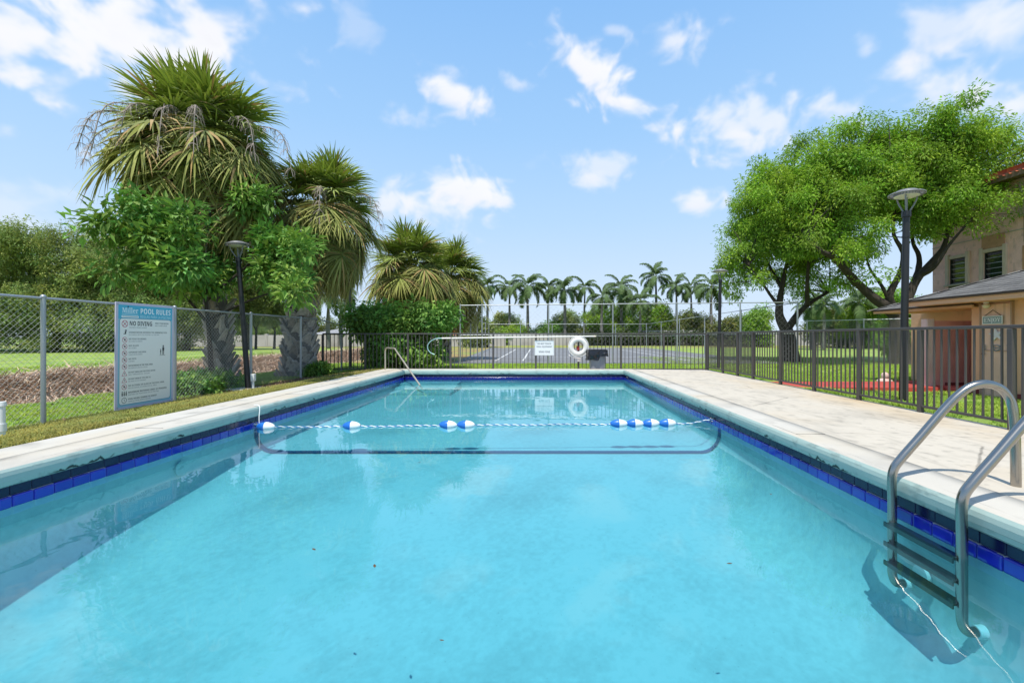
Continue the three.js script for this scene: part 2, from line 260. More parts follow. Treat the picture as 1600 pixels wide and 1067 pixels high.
{   // waterline tiles: an upper row, its navy darkened for the shade of the coping, a lower row set proud of it
  const up = rbox(0.1475, 0.147, 0.02, 0.004), low = rbox(0.1485, 0.088, 0.045, 0.012, 0, 0, 0, 3), mats = [M.tile, M.tile2, M.tile, M.tile3], rs = rng(5);
  const band = (x, z, turn, n, few) => {
    const b = struct('waterline_tiles', null); b.position.set(x, 0, z); b.rotation.y = turn;
    part('grout', [box(n * 0.15, 0.2, 0.012, n * 0.075, -0.15, 0.004), box(n * 0.15, 0.086, 0.03, n * 0.075, -0.271, 0.008)], M.grout, b);
    const rows = [[up, -0.151, 0.006], [low, -0.271, 0.016]];
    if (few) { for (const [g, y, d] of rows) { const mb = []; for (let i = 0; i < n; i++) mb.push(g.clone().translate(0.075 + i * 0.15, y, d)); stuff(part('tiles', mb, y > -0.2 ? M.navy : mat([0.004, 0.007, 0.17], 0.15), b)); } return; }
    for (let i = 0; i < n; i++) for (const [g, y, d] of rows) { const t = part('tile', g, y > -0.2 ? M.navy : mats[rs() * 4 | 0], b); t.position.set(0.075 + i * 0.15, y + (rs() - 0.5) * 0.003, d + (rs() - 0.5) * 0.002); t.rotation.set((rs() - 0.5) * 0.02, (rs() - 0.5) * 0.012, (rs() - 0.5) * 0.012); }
  };
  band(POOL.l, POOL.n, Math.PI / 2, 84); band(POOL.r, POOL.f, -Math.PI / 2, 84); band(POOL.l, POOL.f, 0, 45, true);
}
const tDeck = dataTex(1024, 2048, (u, v) => {   // the right-hand deck, 2.7 m by 14 m: weathered, with stains and hairline cracks
  const x = u * 2.7, z = v * 14, N = (s, k, o = 5) => fbm3(x * s + k, z * s, k * 1.7, o);
  let n = 0.97 - 0.13 * smoothstep(N(0.9, 3), 0.02, 0.42) - 0.15 * smoothstep(N(3.6, 8, 6), 0.04, 0.5) - 0.22 * smoothstep(N(9, 18, 5), 0.1, 0.45) - 0.14 * smoothstep(fbm3(x * 6, z * 1.6, 4, 4), 0.05, 0.4) + 0.05 * N(14, 5, 3);
  if (hash2(u * 1024 | 0, v * 2048 | 0, 7) > 0.998) n -= 0.2;
  const rust = smoothstep(x, 1.2, 2.7) * smoothstep(N(0.6, 31, 4), -0.15, 0.3) * 0.75 + 0.18 * smoothstep(N(0.8, 37, 4), 0.1, 0.4);
  const crack = (x0, z0, x1, z1) => { const dx = x1 - x0, dz = z1 - z0, l = Math.hypot(dx, dz), t = ((x - x0) * dx + (z - z0) * dz) / l / l; if (t < 0 || t > 1) return 0; const e = ((x - x0) * dz - (z - z0) * dx) / l + 0.025 * fbm3(t * 6 + x0, z0, 3, 3); return 1 - smoothstep(Math.abs(e), 0.004, 0.016); };
  n -= 0.42 * Math.max(crack(0.15, 3.2, 1.3, 4.3), crack(0.6, 2.4, 1.1, 3.5), crack(0.0, 2.7, 2.6, 2.1), crack(0.2, 6.6, 1.4, 7.8), crack(1.4, 9.1, 1.5, 9.6), crack(0.5, 1.0, 2.6, 1.9));
  n = Math.max(n, 0.2); return [n, n * (1 - 0.17 * rust), n * (1 - 0.42 * rust)];
});
{
  const deck = struct('pool_deck', null), slabGeo = (x0, x1, y0, y1, z0, z1, uvOf) => {
    const m = new MB(), g = 0.004, a = [[x0, y0, z0 - g], [x1, y1, z0 - g], [x1, y1, z1 + g], [x0, y0, z1 + g]].map((p) => V(...p)), b = a.map((p) => p.clone().setY(-0.5)), U = (p) => uvOf ? uvOf(p) : [p.x / 3, p.z / 3];
    m.quad(a[0], a[1], a[2], a[3], null, a.map(U)); for (let i = 0; i < 4; i++) { const j = (i + 1) % 4; m.quad(a[i], a[j], b[j], b[i], null, [U(a[i]), U(a[j]), U(a[j]), U(a[i])]); }
    return m.geo();
  };
  const right = mat([0.545, 0.49, 0.40], 0.85, { map: tDeck, bumpMap: tDeck, bumpScale: 0.004 });
  const cuts = [3.5, -0.9, -4.75, -9.25, -14.0]; for (let i = 0; i < 4; i++) part('slab', slabGeo(POOL.r + 0.344, DECK.r, -0.012, -0.1, cuts[i], cuts[i + 1], (p) => [(p.x - 2.97) / 2.7, -p.z / 14]), right, deck);
  const lc = [3.5, -2.6, -5.6, -8.6, -11.4, -14.0]; for (let i = 0; i < 5; i++) part('slab', slabGeo(DECK.l, POOL.l - 0.344, -0.045, -0.012, lc[i], lc[i + 1]), M.concrete, deck);
  const fc = [DECK.l, -1.6, 1.9, DECK.r]; for (let i = 0; i < 3; i++) part('slab', slabGeo(fc[i] + (i ? 0.004 : 0), fc[i + 1], -0.05, i == 2 ? -0.1 : -0.05, -14.008, DECK.f), M.concrete, deck);
  part('slab', slabGeo(POOL.l - 0.34, POOL.r + 0.34, -0.02, -0.02, 3.5, POOL.n + 0.345), M.concrete, deck);
  part('edge_block', box(DECK.r - DECK.l, 0.08, 0.25, (DECK.l + DECK.r) / 2, -0.12, DECK.f - 0.13), M.concrete, deck);
}
{   // leaves that fell into the pool
  const rs = rng(31), spots = [[490, 858, 'small dead leaf on the water, the one in the shallow left half'], [690, 1000, 'dead leaf on the water closest to the camera'], [1205, 772, 'dead leaf floating between the float rope and the ladder'], [585, 884, 'dead leaf on the water near the middle of the deep end'], [1140, 880, 'dead leaf on the water straight out from the ladder'], [655, 722, 'tiny dead leaf on the water just before the float rope']];
  const lf = new THREE.ShapeGeometry(new THREE.Shape([new THREE.Vector2(0, -0.03), new THREE.Vector2(0.011, -0.008), new THREE.Vector2(0.009, 0.014), new THREE.Vector2(0, 0.032), new THREE.Vector2(-0.01, 0.012), new THREE.Vector2(-0.01, -0.012)])).rotateX(-Math.PI / 2);
  const m = mat([0.10, 0.055, 0.02], 0.8);
  spots.forEach(([px, py, label]) => { const p = at(px, py, F * 1.296 / (py - CY)), o = top('fallen_leaf', lf, m, label, 'leaf'); o.position.copy(p); o.rotation.y = rs() * 6; o.scale.setScalar(0.35 + rs() * 0.4); });
}

// ---------------------------------------------------------------- float line, ladder, handrail
{
  const A = V(POOL.l + 0.02, -0.245, -6.38), B = V(POOL.r - 0.02, -0.235, -6.66);
  const P = (t) => A.clone().lerp(B, t).setY(lerp(lerp(A.y, B.y, t), WATER + 0.012, smoothstep(t, 0, 0.05) * (1 - smoothstep(t, 0.94, 1))) + 0.004 * Math.sin(t * 40));
  const rope = thing('float_rope', 'blue and white twisted rope stretched across the pool between its two sides', 'rope');
  for (const [off, m] of [[0, M.white], [Math.PI, mat([0.06, 0.20, 0.42], 0.6)]]) { const pts = []; for (let i = 0; i <= 620; i++) { const a = i / 620 * 2 * Math.PI * 52 + off; pts.push(P(i / 620).add(V(0, Math.cos(a) * 0.0058, Math.sin(a) * 0.0058))); } part('strand', tube(pts, pts.map(() => 0.0066), 5), m, rope); }
  for (const p of [A, B]) part('wall_anchor', [new THREE.TorusGeometry(0.03, 0.006, 6, 16).translate(p.x + (p.x < 0 ? 0.03 : -0.03), p.y, p.z), new THREE.CylinderGeometry(0.035, 0.035, 0.012, 16).rotateZ(Math.PI / 2).translate(p.x, p.y, p.z)], M.steel, rope);
  const tail = top('loose_cord', tube(smooth([V(POOL.l + 0.1, -0.26, -6.4), V(POOL.l + 0.09, -0.16, -6.41), V(POOL.l + 0.06, 0.005, -6.46), V(POOL.l - 0.02, 0.012, -6.47)], 10), taper(10, 0.006, 0.006), 6), M.white, 'short white cord tied from the left end of the float rope over the pool edge', 'cord');
  const half = [], N = 14; for (let i = 0; i <= N; i++) { const a = i / N; half.push(new THREE.Vector2(0.022 + 0.042 * Math.pow(Math.cos(a * Math.PI / 2), 0.7), a * 0.12)); } half.push(new THREE.Vector2(0.012, 0.128));
  const hg = new THREE.LatheGeometry(half, 24), blue = mat([0.012, 0.14, 0.52], 0.35, { clearcoat: 0.3 }), wh = mat([0.75, 0.76, 0.76], 0.4, { clearcoat: 0.3 });
  const names = ['largest-looking float, alone beside the left wall where the rope is tied', 'single float between the left wall float and the middle pair', 'left float of the pair in the middle of the rope', 'right float of the pair in the middle of the rope', 'first of the four floats in a row, farthest from the right wall', 'second of the four floats in a row towards the right wall', 'third of the four floats in a row towards the right wall', 'last of the four floats in a row, nearest the right wall'];
  [411, 549, 700, 728, 967, 992, 1017, 1043].forEach((px, i) => {
    const t = (px - 393) / (1118 - 393), p = P(t), o = thing('rope_float', 'blue and white ' + names[i], 'float', V(clamp((px - CX) / F * -p.z, POOL.l + 0.2, 3), WATER + 0.02, p.z), 0, 'floats on the pool rope');
    part('blue_half', hg, blue, o).rotation.z = Math.PI / 2; part('white_half', hg, wh, o).rotation.z = -Math.PI / 2; o.rotation.x = i * 1.7; o.rotation.z = (i % 3 - 1) * 0.04;
  });
}
{
  const lad = thing('pool_ladder', 'stainless steel pool ladder with two looped rails and three treads at the right edge', 'ladder', V(0, 0, 0));
  const prof = [[2.60, -0.74], [2.53, -0.735], [2.505, -0.69], [2.50, -0.55], [2.50, -0.2], [2.50, 0.02], [2.515, 0.075], [2.555, 0.13], [2.70, 0.295], [2.87, 0.495], [2.95, 0.585], [3.03, 0.65], [3.12, 0.672], [3.20, 0.645], [3.25, 0.575], [3.265, 0.47], [3.268, 0.2], [3.268, -0.06]];
  for (const z of [-3.16, -2.64]) {
    const pts = smooth(prof.map(([x, y], i) => V(x, y, z + 0.10 * smoothstep(i, 8, 17))), 90);
    part('rail', tube(pts, pts.map(() => 0.028), 18), M.steel, lad);
    part('bumper', new THREE.CylinderGeometry(0.036, 0.04, 0.05, 18).rotateZ(Math.PI / 2).translate(2.605, -0.74, z), M.white, lad);
  }
  [-0.315, -0.45, -0.585].forEach((y) => part('tread', [rbox(0.085, 0.022, 0.50, 0.006, 2.485, y, -2.9), rbox(0.012, 0.034, 0.53, 0.004, 2.445, y - 0.004, -2.9)], mat([0.15, 0.14, 0.13], 0.35, { metalness: 0.7 }), lad));
}
{
  const h = thing('handrail', 'slim steel handrail sloping into the water over the far corner steps', 'handrail');
  const pts = smooth([V(-4.78, -0.05, -13.98), V(-4.78, 0.3, -13.98), V(-4.775, 0.58, -13.975), V(-4.73, 0.64, -13.92), V(-4.5, 0.645, -13.7), V(-4.34, 0.64, -13.52), V(-4.25, 0.57, -13.4), V(-3.72, 0.12, -12.75), V(-3.2, -0.32, -12.12), V(-3.12, -0.39, -12.02)], 50);
  part('rail', tube(pts, pts.map(() => 0.024), 12), mat([0.62, 0.55, 0.45], 0.38, { metalness: 0.7 }), h); part('escutcheon', new THREE.CylinderGeometry(0.034, 0.05, 0.016, 18).translate(-4.78, -0.042, -13.98), M.steel, h);
}

// ---------------------------------------------------------------- dark metal fences round the pool
function picketFence(label, A, B, posts, base, topY, perPanel, group) {
  const f = thing('metal_fence', label, 'fence', V(A.x, 0, A.z), Math.atan2(-(B.z - A.z), B.x - A.x), group), L = Math.hypot(B.x - A.x, B.z - A.z), rs = rng(L * 100 | 0);
  const pg = rbox(0.062, 1, 0.062, 0.006, 0, 0.5, 0), cap = rbox(0.07, 0.016, 0.07, 0.005), kg = box(0.019, 1, 0.019, 0, 0.5, 0);
  const rail = part('top_rail', rbox(L, 0.042, 0.05, 0.008, L / 2, topY - 0.021, 0), M.bronze, f); part('bottom_rail', rbox(L, 0.034, 0.036, 0.006, L / 2, base + 0.095, 0), M.bronze, f);
  posts.forEach((t, i) => {
    const b = base - 0.06, p = part('post', pg, M.bronze, f); p.position.set(t, b, 0); p.scale.y = topY - 0.044 - b; p.rotation.z = (rs() - 0.5) * 0.008;
    if (i < posts.length - 1) for (let k = 1; k < perPanel; k++) { const q = part('picket', kg, M.bronze, f); q.position.set(lerp(t, posts[i + 1], k / perPanel) + (rs() - 0.5) * 0.004, base + 0.1, 0); q.scale.y = topY - 0.03 - base - 0.1; q.rotation.z = (rs() - 0.5) * 0.006; }
  });
  return f;
}
{
  const zs = [14.66, 13.45, 12.45, 11.56, 10.25, 9.0, 7.74, 6.5, 5.24, 3.98, 2.72];
  picketFence('dark bronze picket fence along the right-hand deck, running from the far corner past the ladder', V(5.55, 0, -14.66), V(5.55, 0, -2.72), zs.map((z) => 14.66 - z), -0.1, 1.14, 11);
  picketFence('dark bronze picket fence across the far pool end, carrying the life ring', V(-7.08, 0, -14.7), V(5.52, 0, -14.7), Array.from({ length: 10 }, (_, i) => i * 1.4), -0.16, 1.115, 11);
}
// ---------------------------------------------------------------- chain link fences
function chainLink(label, A, B, yA0, yB0, yA1, yB1, posts, mesh = true, cell = 0.06, rails = [], rP = 0.03, wireR = 0.0019) {
  const f = thing('chain_link_fence', label, 'fence', V(A.x, 0, A.z), Math.atan2(-(B.z - A.z), B.x - A.x)), L = Math.hypot(B.x - A.x, B.z - A.z);
  const lo = (t) => lerp(yA0, yB0, t / L), hi = (t) => lerp(yA1, yB1, t / L), bar = (t0, y0, t1, y1, r) => tube([V(t0, y0, 0), V(t1, y1, 0)], [r, r], 8);
  part('top_rail', bar(0, hi(0), L, hi(L), 0.021), M.galv, f);
  for (const r of rails) part('middle_rail', bar(0, lerp(lo(0), hi(0), r), L, lerp(lo(L), hi(L), r), 0.018), M.galv, f);
  for (const t of posts) { const p = part('post', [cyl(rP, rP, hi(t) - lo(t) + 0.12, 12, 0, -0.1, 0), new THREE.SphereGeometry(rP * 1.2, 10, 6).translate(0, hi(t) - lo(t) + 0.02, 0)], M.galv, f); p.position.set(t, lo(t), 0.01); }
  if (mesh) {
    const m = new MB(), H = Math.max(hi(0) - lo(0), hi(L) - lo(L)), w = wireR, step = cell * Math.SQRT2;
    for (const s of [1, -1]) for (let t = -H; t < L + H; t += step) {   // straight wires on both diagonals, woven a wire's thickness apart
      let n = Math.max(1, Math.round(H / 0.35)), prev = null;
      for (let k = 0; k <= n; k++) {
        const y = k / n, x = s > 0 ? t + y * H : t + H - y * H, xc = clamp(x, 0, L), q = V(x, lerp(lo(xc) + 0.03, hi(xc) - 0.01, y), s * w);
        if (x < 0 || x > L) { prev = null; continue; }
        if (prev) { const d = V(-(q.y - prev.y), q.x - prev.x, 0).setLength(w), e = V(0, 0, w); m.quad(prev.clone().add(d), q.clone().add(d), q.clone().add(e), prev.clone().add(e)); m.quad(prev.clone().add(e), q.clone().add(e), q.clone().sub(d), prev.clone().sub(d)); m.quad(prev.clone().sub(d), q.clone().sub(d), q.clone().add(d), prev.clone().add(d)); }
        prev = q;
      }
    }
    stuff(part('wire_mesh', m.geo(), M.wire, f));
  }
  return f;
}
chainLink('grey chain link fence left of the pool, with the rules sign on it', V(-7.2, 0, -1.8), V(-7.2, 0, -14.6), -0.28, -0.27, 1.55, 1.57, [0, 2.35, 4.7, 7.05, 9.4, 11.75]);
chainLink('chain link fence running on beyond the pool corner with its top falling away', V(-7.2, 0, -14.8), V(-7.3, 0, -21), -0.25, -0.5, 1.55, 1.05, [1.6, 3.9, 6.2], true, 0.07, [], 0.025);
{   // tall court fences: front, back and two sides
  const y0 = -0.22, y1 = 2.36, fx0 = -3.4, fx1 = 11.3, nz = -19.5, fz = -48, bx0 = -5.3, bx1 = 11.6;
  chainLink('tall court fence nearest the pool, thin grey posts and rails', V(fx0, 0, nz), V(fx1, 0, nz), y0, y0, y1, 2.5, [0, 0.95, 3.85, 6.65, 9.45, 12.2, 14.7], true, 0.16, [0.5], 0.03, 0.0012);
  chainLink('tall court fence on the far side of the court in front of the wall', V(bx0, 0, fz), V(bx1, 0, fz), y0, y0, 2.35, 2.35, [0, 3.4, 6.8, 10.2, 13.6, 16.9], false, 0.1, [0.5], 0.035);
  chainLink('tall court fence along the left side of the court beside the orange leaf litter', V(-3.45, 0, nz - 0.1), V(bx0 - 0.1, 0, fz), y0, y0, 2.0, 2.35, [0.2, 5.7, 11.4, 17.1, 22.8], false, 0.1, [], 0.035);
  chainLink('tall court fence along the right side of the court beside the forked tree', V(11.4, 0, nz - 0.1), V(bx1 + 0.1, 0, fz), y0, y0, 2.5, 2.35, [0.1, 5.7, 11.4, 17.1, 22.8], false, 0.1, [0.5], 0.035);
  chainLink('low chain link fence from the tall court fence to the pool house', V(11.9, 0, -20), V(15.9, 0, -18.3), y0, y0, 1.7, 1.75, [0.1, 2.2, 4.3], true, 0.07, [], 0.025, 0.0018);
  const court = new MB(), q = [V(-3.9, -0.185, -19.9), V(11.2, -0.185, -19.9), V(11.5, -0.185, -47.6), V(-5.1, -0.185, -47.6)];
  court.quad(...q, null, q.map((p) => [p.x / 4, p.z / 4]));
  struct('court', court.geo(), mat([0.20, 0.205, 0.215], 0.9, { map: rep(tConcrete, 0.6) }));
  const ln = (x0, z0, x1, z1, w = 0.09) => { const d = V(x1 - x0, 0, z1 - z0).normalize(), n = V(-d.z, 0, d.x).multiplyScalar(w / 2), m = new MB(), a = V(x0, -0.18, z0), b = V(x1, -0.18, z1); m.quad(a.clone().add(n), b.clone().add(n), b.clone().sub(n), a.clone().sub(n)); return m.geo(); };
  const lines = struct('court_markings', null), lm = mat([0.6, 0.6, 0.58], 0.8);
  for (const l of [[-2.1, -22, -2.1, -42], [8.9, -22, 8.9, -42], [-0.75, -22, -0.75, -42], [7.5, -22, 7.5, -42], [-0.75, -26, 7.5, -26], [-0.75, -38, 7.5, -38], [3.4, -26, 3.4, -38]]) part('line', ln(...l), lm, lines);
  const wall = struct('perimeter_wall', null), wm = mat([0.50, 0.46, 0.45], 0.9, { map: rep(tWall, 0.3, 0.3) });
  for (let x = -46; x < 62; x += 6) part('wall_panel', rbox(5.9, x > 8 ? 2.1 : 1.45, 0.2, 0.02, x + 3, (x > 8 ? 1.05 : 0.72) - 0.25, x < -9 ? -56 : -62), wm, wall);
  for (let x = -46; x <= 62; x += 6) part('pier', rbox(0.32, x > 8 ? 2.25 : 1.6, 0.32, 0.02, x, (x > 8 ? 1.12 : 0.8) - 0.25, x < -9 ? -56 : -62), wm, wall);
}

// ---------------------------------------------------------------- lamps
function streetLamp(label, base, topY, lean, pad) {
  const o = thing('lamp_post', label, 'lamp', base, 0, 'black lamp posts round the pool'), H = topY - base.y, ps = H - 0.42;
  part('pole', [cyl(0.062, 0.052, ps, 16), cyl(0.09, 0.085, 0.02, 16)], M.black, o);
  part('collar', [cyl(0.07, 0.07, 0.10, 16, 0, ps - 0.06, 0), cyl(0.062, 0.062, 0.025, 16, 0, ps - 0.42, 0)], M.black, o);
  const lathe = (p) => new THREE.LatheGeometry(p.map(([r, y]) => new THREE.Vector2(r, y)), 36).translate(0, H - 0.075, 0), hd = [lathe([[0.0, 0.085], [0.07, 0.083], [0.14, 0.068], [0.185, 0.045], [0.188, 0.0], [0.18, -0.036]]), lathe([[0.245, 0.02], [0.27, 0.006], [0.272, -0.008], [0.255, -0.016], [0.24, 0.0], [0.245, 0.02]])];
  const fins = []; for (let k = 0; k < 28; k++) { const a = k / 28 * Math.PI * 2; fins.push(box(0.10, 0.022, 0.016, 0, 0, 0).rotateZ(-0.32).translate(0.207, 0.022, 0).rotateY(a).translate(0, H - 0.075, 0)); }
  const head = part('lamp_head', hd[0], M.lampGrey, o); part('rim', hd[1], M.lampGrey, head); part('cooling_fins', fins, M.lampGrey, head);
  part('lens', new THREE.LatheGeometry([[0, -0.055], [0.14, -0.05], [0.188, -0.034]].map(([r, y]) => new THREE.Vector2(r, y)), 30).translate(0, H - 0.075, 0), M.lens, head);
  part('arm', cyl(0.017, 0.017, 0.36, 10, 0, ps, 0), M.lampGrey, o);
  for (let k = 0; k < 3; k++) { const a = k * Math.PI * 2 / 3 + 0.25, pts = smooth([[0.03, 0.0], [0.075, 0.07], [0.14, 0.2], [0.165, 0.3], [0.165, 0.33]].map(([r, y]) => V(r * Math.cos(a), ps + 0.02 + y, r * Math.sin(a))), 12); part('arm', tube(pts, pts.map(() => 0.013), 8), M.lampGrey, o); }
  o.rotation.z = lean;
  if (pad) { const p = top('lamp_footing', rbox(0.75, 0.14, 0.65, 0.02), M.concrete, 'square concrete pad under the leaning lamp post beside the grass', 'concrete pad'); p.position.set(base.x - 0.05, base.y - 0.04, base.z); const j = top('junction_box', [rbox(0.09, 0.17, 0.08, 0.01, 0, 0.26, 0), cyl(0.022, 0.022, 0.2, 10), cyl(0.03, 0.03, 0.12, 10, 0, -0.12, 0)], M.white, 'small white electrical box on the concrete pad beside the leaning lamp post', 'electrical box'); j.position.set(base.x + 0.16, base.y + 0.03, base.z + 0.06); }
  return o;
}
streetLamp('black lamp post with round grey head standing behind the right fence by the pool house', V(6.48, -0.2, -7.95), 3.6, -0.018);
streetLamp('black lamp post leaning in front of the leafy vine, on a concrete pad', V(-7.0, -0.27, -10.8), 3.3, 0.075, true);
streetLamp('black lamp post behind the far fence, under the fronds left of the bushy palms', V(-7.35, -0.2, -17.5), 3.35, 0.0);
streetLamp('thin dark lamp post beyond the far right fence corner, in front of the royal palms', V(6.65, -0.2, -16.5), 3.48, -0.02);

// ---------------------------------------------------------------- things on the fences
function canvasTex(w, h, draw) { const c = document.createElement('canvas'); c.width = w; c.height = h; draw(c.getContext('2d'), w, h); const t = new THREE.CanvasTexture(c); t.colorSpace = THREE.SRGBColorSpace; return t; }
{
  const t = canvasTex(1024, 1536, (g, w, h) => {
    const fit = (s, x, y, size, width, font = 'sans-serif', weight = '') => { g.font = `${weight} ${size}px ${font}`; const m = g.measureText(s).width; g.save(); g.translate(x, y); g.scale(width / m, 1); g.fillText(s, 0, 0); g.restore(); };
    g.fillStyle = '#c9c3d6'; g.fillRect(0, 0, w, h); g.fillStyle = '#8fc3d6'; g.fillRect(34, 34, w - 68, h - 68); g.fillStyle = '#4fb4d2'; g.fillRect(34, 34, w - 68, 200);
    g.fillStyle = '#f3f1ec'; g.strokeStyle = '#3f7f9c'; g.lineWidth = 7; g.beginPath(); g.roundRect(58, 226, w - 116, h - 290, 42); g.fill(); g.stroke();
    g.fillStyle = '#f4f8fa'; fit('POOL RULES', 392, 150, 112, 570, 'sans-serif', 'bold'); g.fillStyle = '#d3ecf2'; fit('REGLAS PARA LA PISCINA', 392, 212, 56, 570);
    g.fillStyle = '#e6f3f6'; fit('Miller', 92, 146, 100, 270, 'serif', 'bold'); g.fillRect(90, 162, 270, 5); g.fillStyle = '#eef5f5'; g.beginPath(); g.roundRect(84, 184, 286, 32, 14); g.fill(); g.fillStyle = '#1d5d78'; g.beginPath(); g.arc(192, 60, 13, 0, 7); g.fill();
    g.fillStyle = '#6d8b96'; for (let i = 0; i < 14; i++) g.fillRect(104 + i * 18, 194, 12, 11);
    g.fillStyle = '#23262b'; fit('NO DIVING', 212, 330, 92, 400, 'sans-serif', 'bold'); g.fillStyle = '#55585c'; fit('PROHIBIDO TIRARSE CLAVADOS', 212, 366, 24, 300); g.fillStyle = '#44484d'; fit('SWIM AT YOUR OWN RISK', 660, 296, 28, 260, 'sans-serif', 'bold'); fit('NADE A SU PROPIO RIESGO', 660, 330, 24, 230);
    const rows = [['SHOWER BEFORE ENTERING THE SWIMMING POOL', 'DUCHARSE ANTES DE ENTRAR A LA PISCINA', 690], ['NO FOOD OR DRINKS', 'NO COMIDA NI BEBIDAS', 300], ['NO GLASS', 'NO VIDRIO', 170], ['SUPERVISE CHILDREN', 'LOS MENORES DEBEN ESTAR ACOMPAÑADOS', 300], ['NO PETS', 'NO SE ADMITEN MASCOTAS', 130], ['NO RUNNING IN THE POOL AREA', 'NO CORRER EN EL AREA DE LA PISCINA', 420], ['DO NOT SWALLOW THE POOL WATER', 'NO TRAGAR EL AGUA', 470], ['DO NOT SWIM IF YOU ARE ILL', 'NO NADE SI ESTA ENFERMO', 390], ['NO ALCOHOL OR GLASS IN THE POOL AREA', 'NO ALCOHOL NI VIDRIO EN EL AREA', 640], ['MAXIMUM BATHING LOAD: 21 PERSONS', 'MAXIMO DE PERSONAS EN LA PISCINA', 690], ['POOL HOURS: SUNRISE TO SUNSET', 'HORARIO DE LA PISCINA: AMANECER A ANOCHECER', 500]];
    g.strokeStyle = '#b4304c'; g.lineWidth = 8; g.beginPath(); g.arc(140, 306, 46, 0, 7); g.stroke(); g.beginPath(); g.moveTo(108, 274); g.lineTo(172, 338); g.moveTo(172, 274); g.lineTo(108, 338); g.stroke();
    rows.forEach(([a, b, wd], i) => {
      const y = 440 + i * 97; g.fillStyle = i > 8 || i === 5 ? '#26292d' : '#5a5d61'; fit(a, 204, y, 31, wd, 'sans-serif', 'bold'); g.fillStyle = '#73767a'; fit(b, 204, y + 32, 23, wd * 0.78);
      g.lineWidth = 6; g.strokeStyle = i > 8 ? '#33363a' : '#b4304c'; g.fillStyle = '#33363a';
      if (i === 6 || i === 7) { g.beginPath(); g.moveTo(140, y - 38); g.lineTo(178, y + 32); g.lineTo(102, y + 32); g.closePath(); g.stroke(); g.fillRect(136, y - 10, 8, 26); }
      else if (i === 9) for (const x of [108, 140, 172]) { g.beginPath(); g.arc(x, y - 26, 8, 0, 7); g.fill(); g.fillRect(x - 9, y - 14, 18, 46); }
      else if (i === 0) { g.beginPath(); g.arc(150, y - 40, 9, 0, 7); g.fill(); g.fillRect(140, y - 28, 22, 40); g.fillRect(120, y + 4, 40, 10); g.fillRect(160, y - 50, 10, 30); }
      else { g.beginPath(); g.arc(140, y, 38, 0, 7); g.stroke(); if (i < 9) { g.fillRect(128, y - 14, 26, 26); g.beginPath(); g.moveTo(114, y - 26); g.lineTo(166, y + 26); g.stroke(); } else { g.beginPath(); g.moveTo(140, y - 22); g.lineTo(140, y); g.lineTo(156, y + 10); g.stroke(); } }
    });
    const man = (x, y, s) => { g.fillStyle = '#22262b'; g.beginPath(); g.arc(x, y - 58 * s, 13 * s, 0, 7); g.fill(); g.beginPath(); g.roundRect(x - 17 * s, y - 42 * s, 34 * s, 56 * s, 8 * s); g.fill(); g.fillRect(x - 14 * s, y + 10 * s, 11 * s, 60 * s); g.fillRect(x + 3 * s, y + 10 * s, 11 * s, 60 * s); };
    man(820, 700, 1.05); man(772, 728, 0.62); g.fillRect(750, 780, 110, 5);
  });
  const s = thing('pool_rules_sign', 'tall white and blue board of pool rules hung on the chain link fence', 'sign', V(-7.12, 0.67, -8.12), Math.PI / 2 - 0.02);
  part('panel', rbox(1.17, 1.84, 0.02, 0.004), mat([0.55, 0.52, 0.62], 0.5), s);
  part('printed_face', new THREE.PlaneGeometry(1.165, 1.835).translate(0, 0, 0.0125), mat([1, 1, 1], 0.45, { map: t }), s);
  for (const [x, y] of [[-0.55, 0.88], [0.55, 0.88], [-0.55, -0.88], [0.55, -0.88]]) part('fixing', new THREE.CylinderGeometry(0.01, 0.01, 0.006, 10).rotateX(Math.PI / 2).translate(x, y, 0.015), M.galv, s);
  s.rotation.x = 0; s.rotation.order = 'YXZ'; s.rotation.x = 0.01;
  const t2 = canvasTex(512, 400, (g, w, h) => {
    g.fillStyle = '#e9ecec'; g.fillRect(0, 0, w, h); g.strokeStyle = '#b9c0c4'; g.lineWidth = 6; g.strokeRect(10, 10, w - 20, h - 20); g.fillStyle = '#4a5261'; g.textAlign = 'center';
    const fit = (s, y, size, width) => { g.font = `bold ${size}px sans-serif`; const m = g.measureText(s).width; g.save(); g.translate(w / 2, y); g.scale(width / m, 1); g.fillText(s, 0, 0); g.restore(); };
    fit('DO NOT TOUCH', 106, 62, 370); fit('POOL EQUIPMENT', 186, 58, 420); fit('$500 FINE', 330, 68, 310);
  });
  const q = thing('warning_sign', 'small white sign fining those who touch pool equipment, on the far fence', 'sign', V(0.2, 0.63, -14.64));
  part('panel', rbox(0.63, 0.49, 0.012, 0.005), M.white, q); part('printed_face', new THREE.PlaneGeometry(0.62, 0.48).translate(0, 0, 0.0075), mat([0.9, 0.9, 0.9], 0.4, { map: t2 }), q);
  // life ring with grab rope, on a bracket
  const r = thing('life_ring', 'white life ring with cross bands hanging on the far fence', 'life ring', V(1.31, 0.675, -14.58));
  part('ring', new THREE.TorusGeometry(0.235, 0.075, 16, 48).scale(1, 1, 0.75), mat([0.74, 0.71, 0.66], 0.6), r);
  for (let k = 0; k < 4; k++) part('band', new THREE.TorusGeometry(0.079, 0.012, 6, 24).scale(1, 0.82, 3.2).rotateX(Math.PI / 2).rotateY(Math.PI / 2).rotateX(Math.PI / 2).translate(0.235, 0, 0).rotateZ(k * Math.PI / 2), mat([0.80, 0.80, 0.80], 0.6), r);
  const rp = []; for (let k = 0; k <= 96; k++) { const a = k / 96 * Math.PI * 2, b = Math.abs(Math.sin(2 * a)); rp.push(V(Math.cos(a) * (0.318 + 0.014 * b), Math.sin(a) * (0.318 + 0.014 * b), 0.02)); } part('grab_rope', tube(rp, rp.map(() => 0.011), 6), M.white, r);
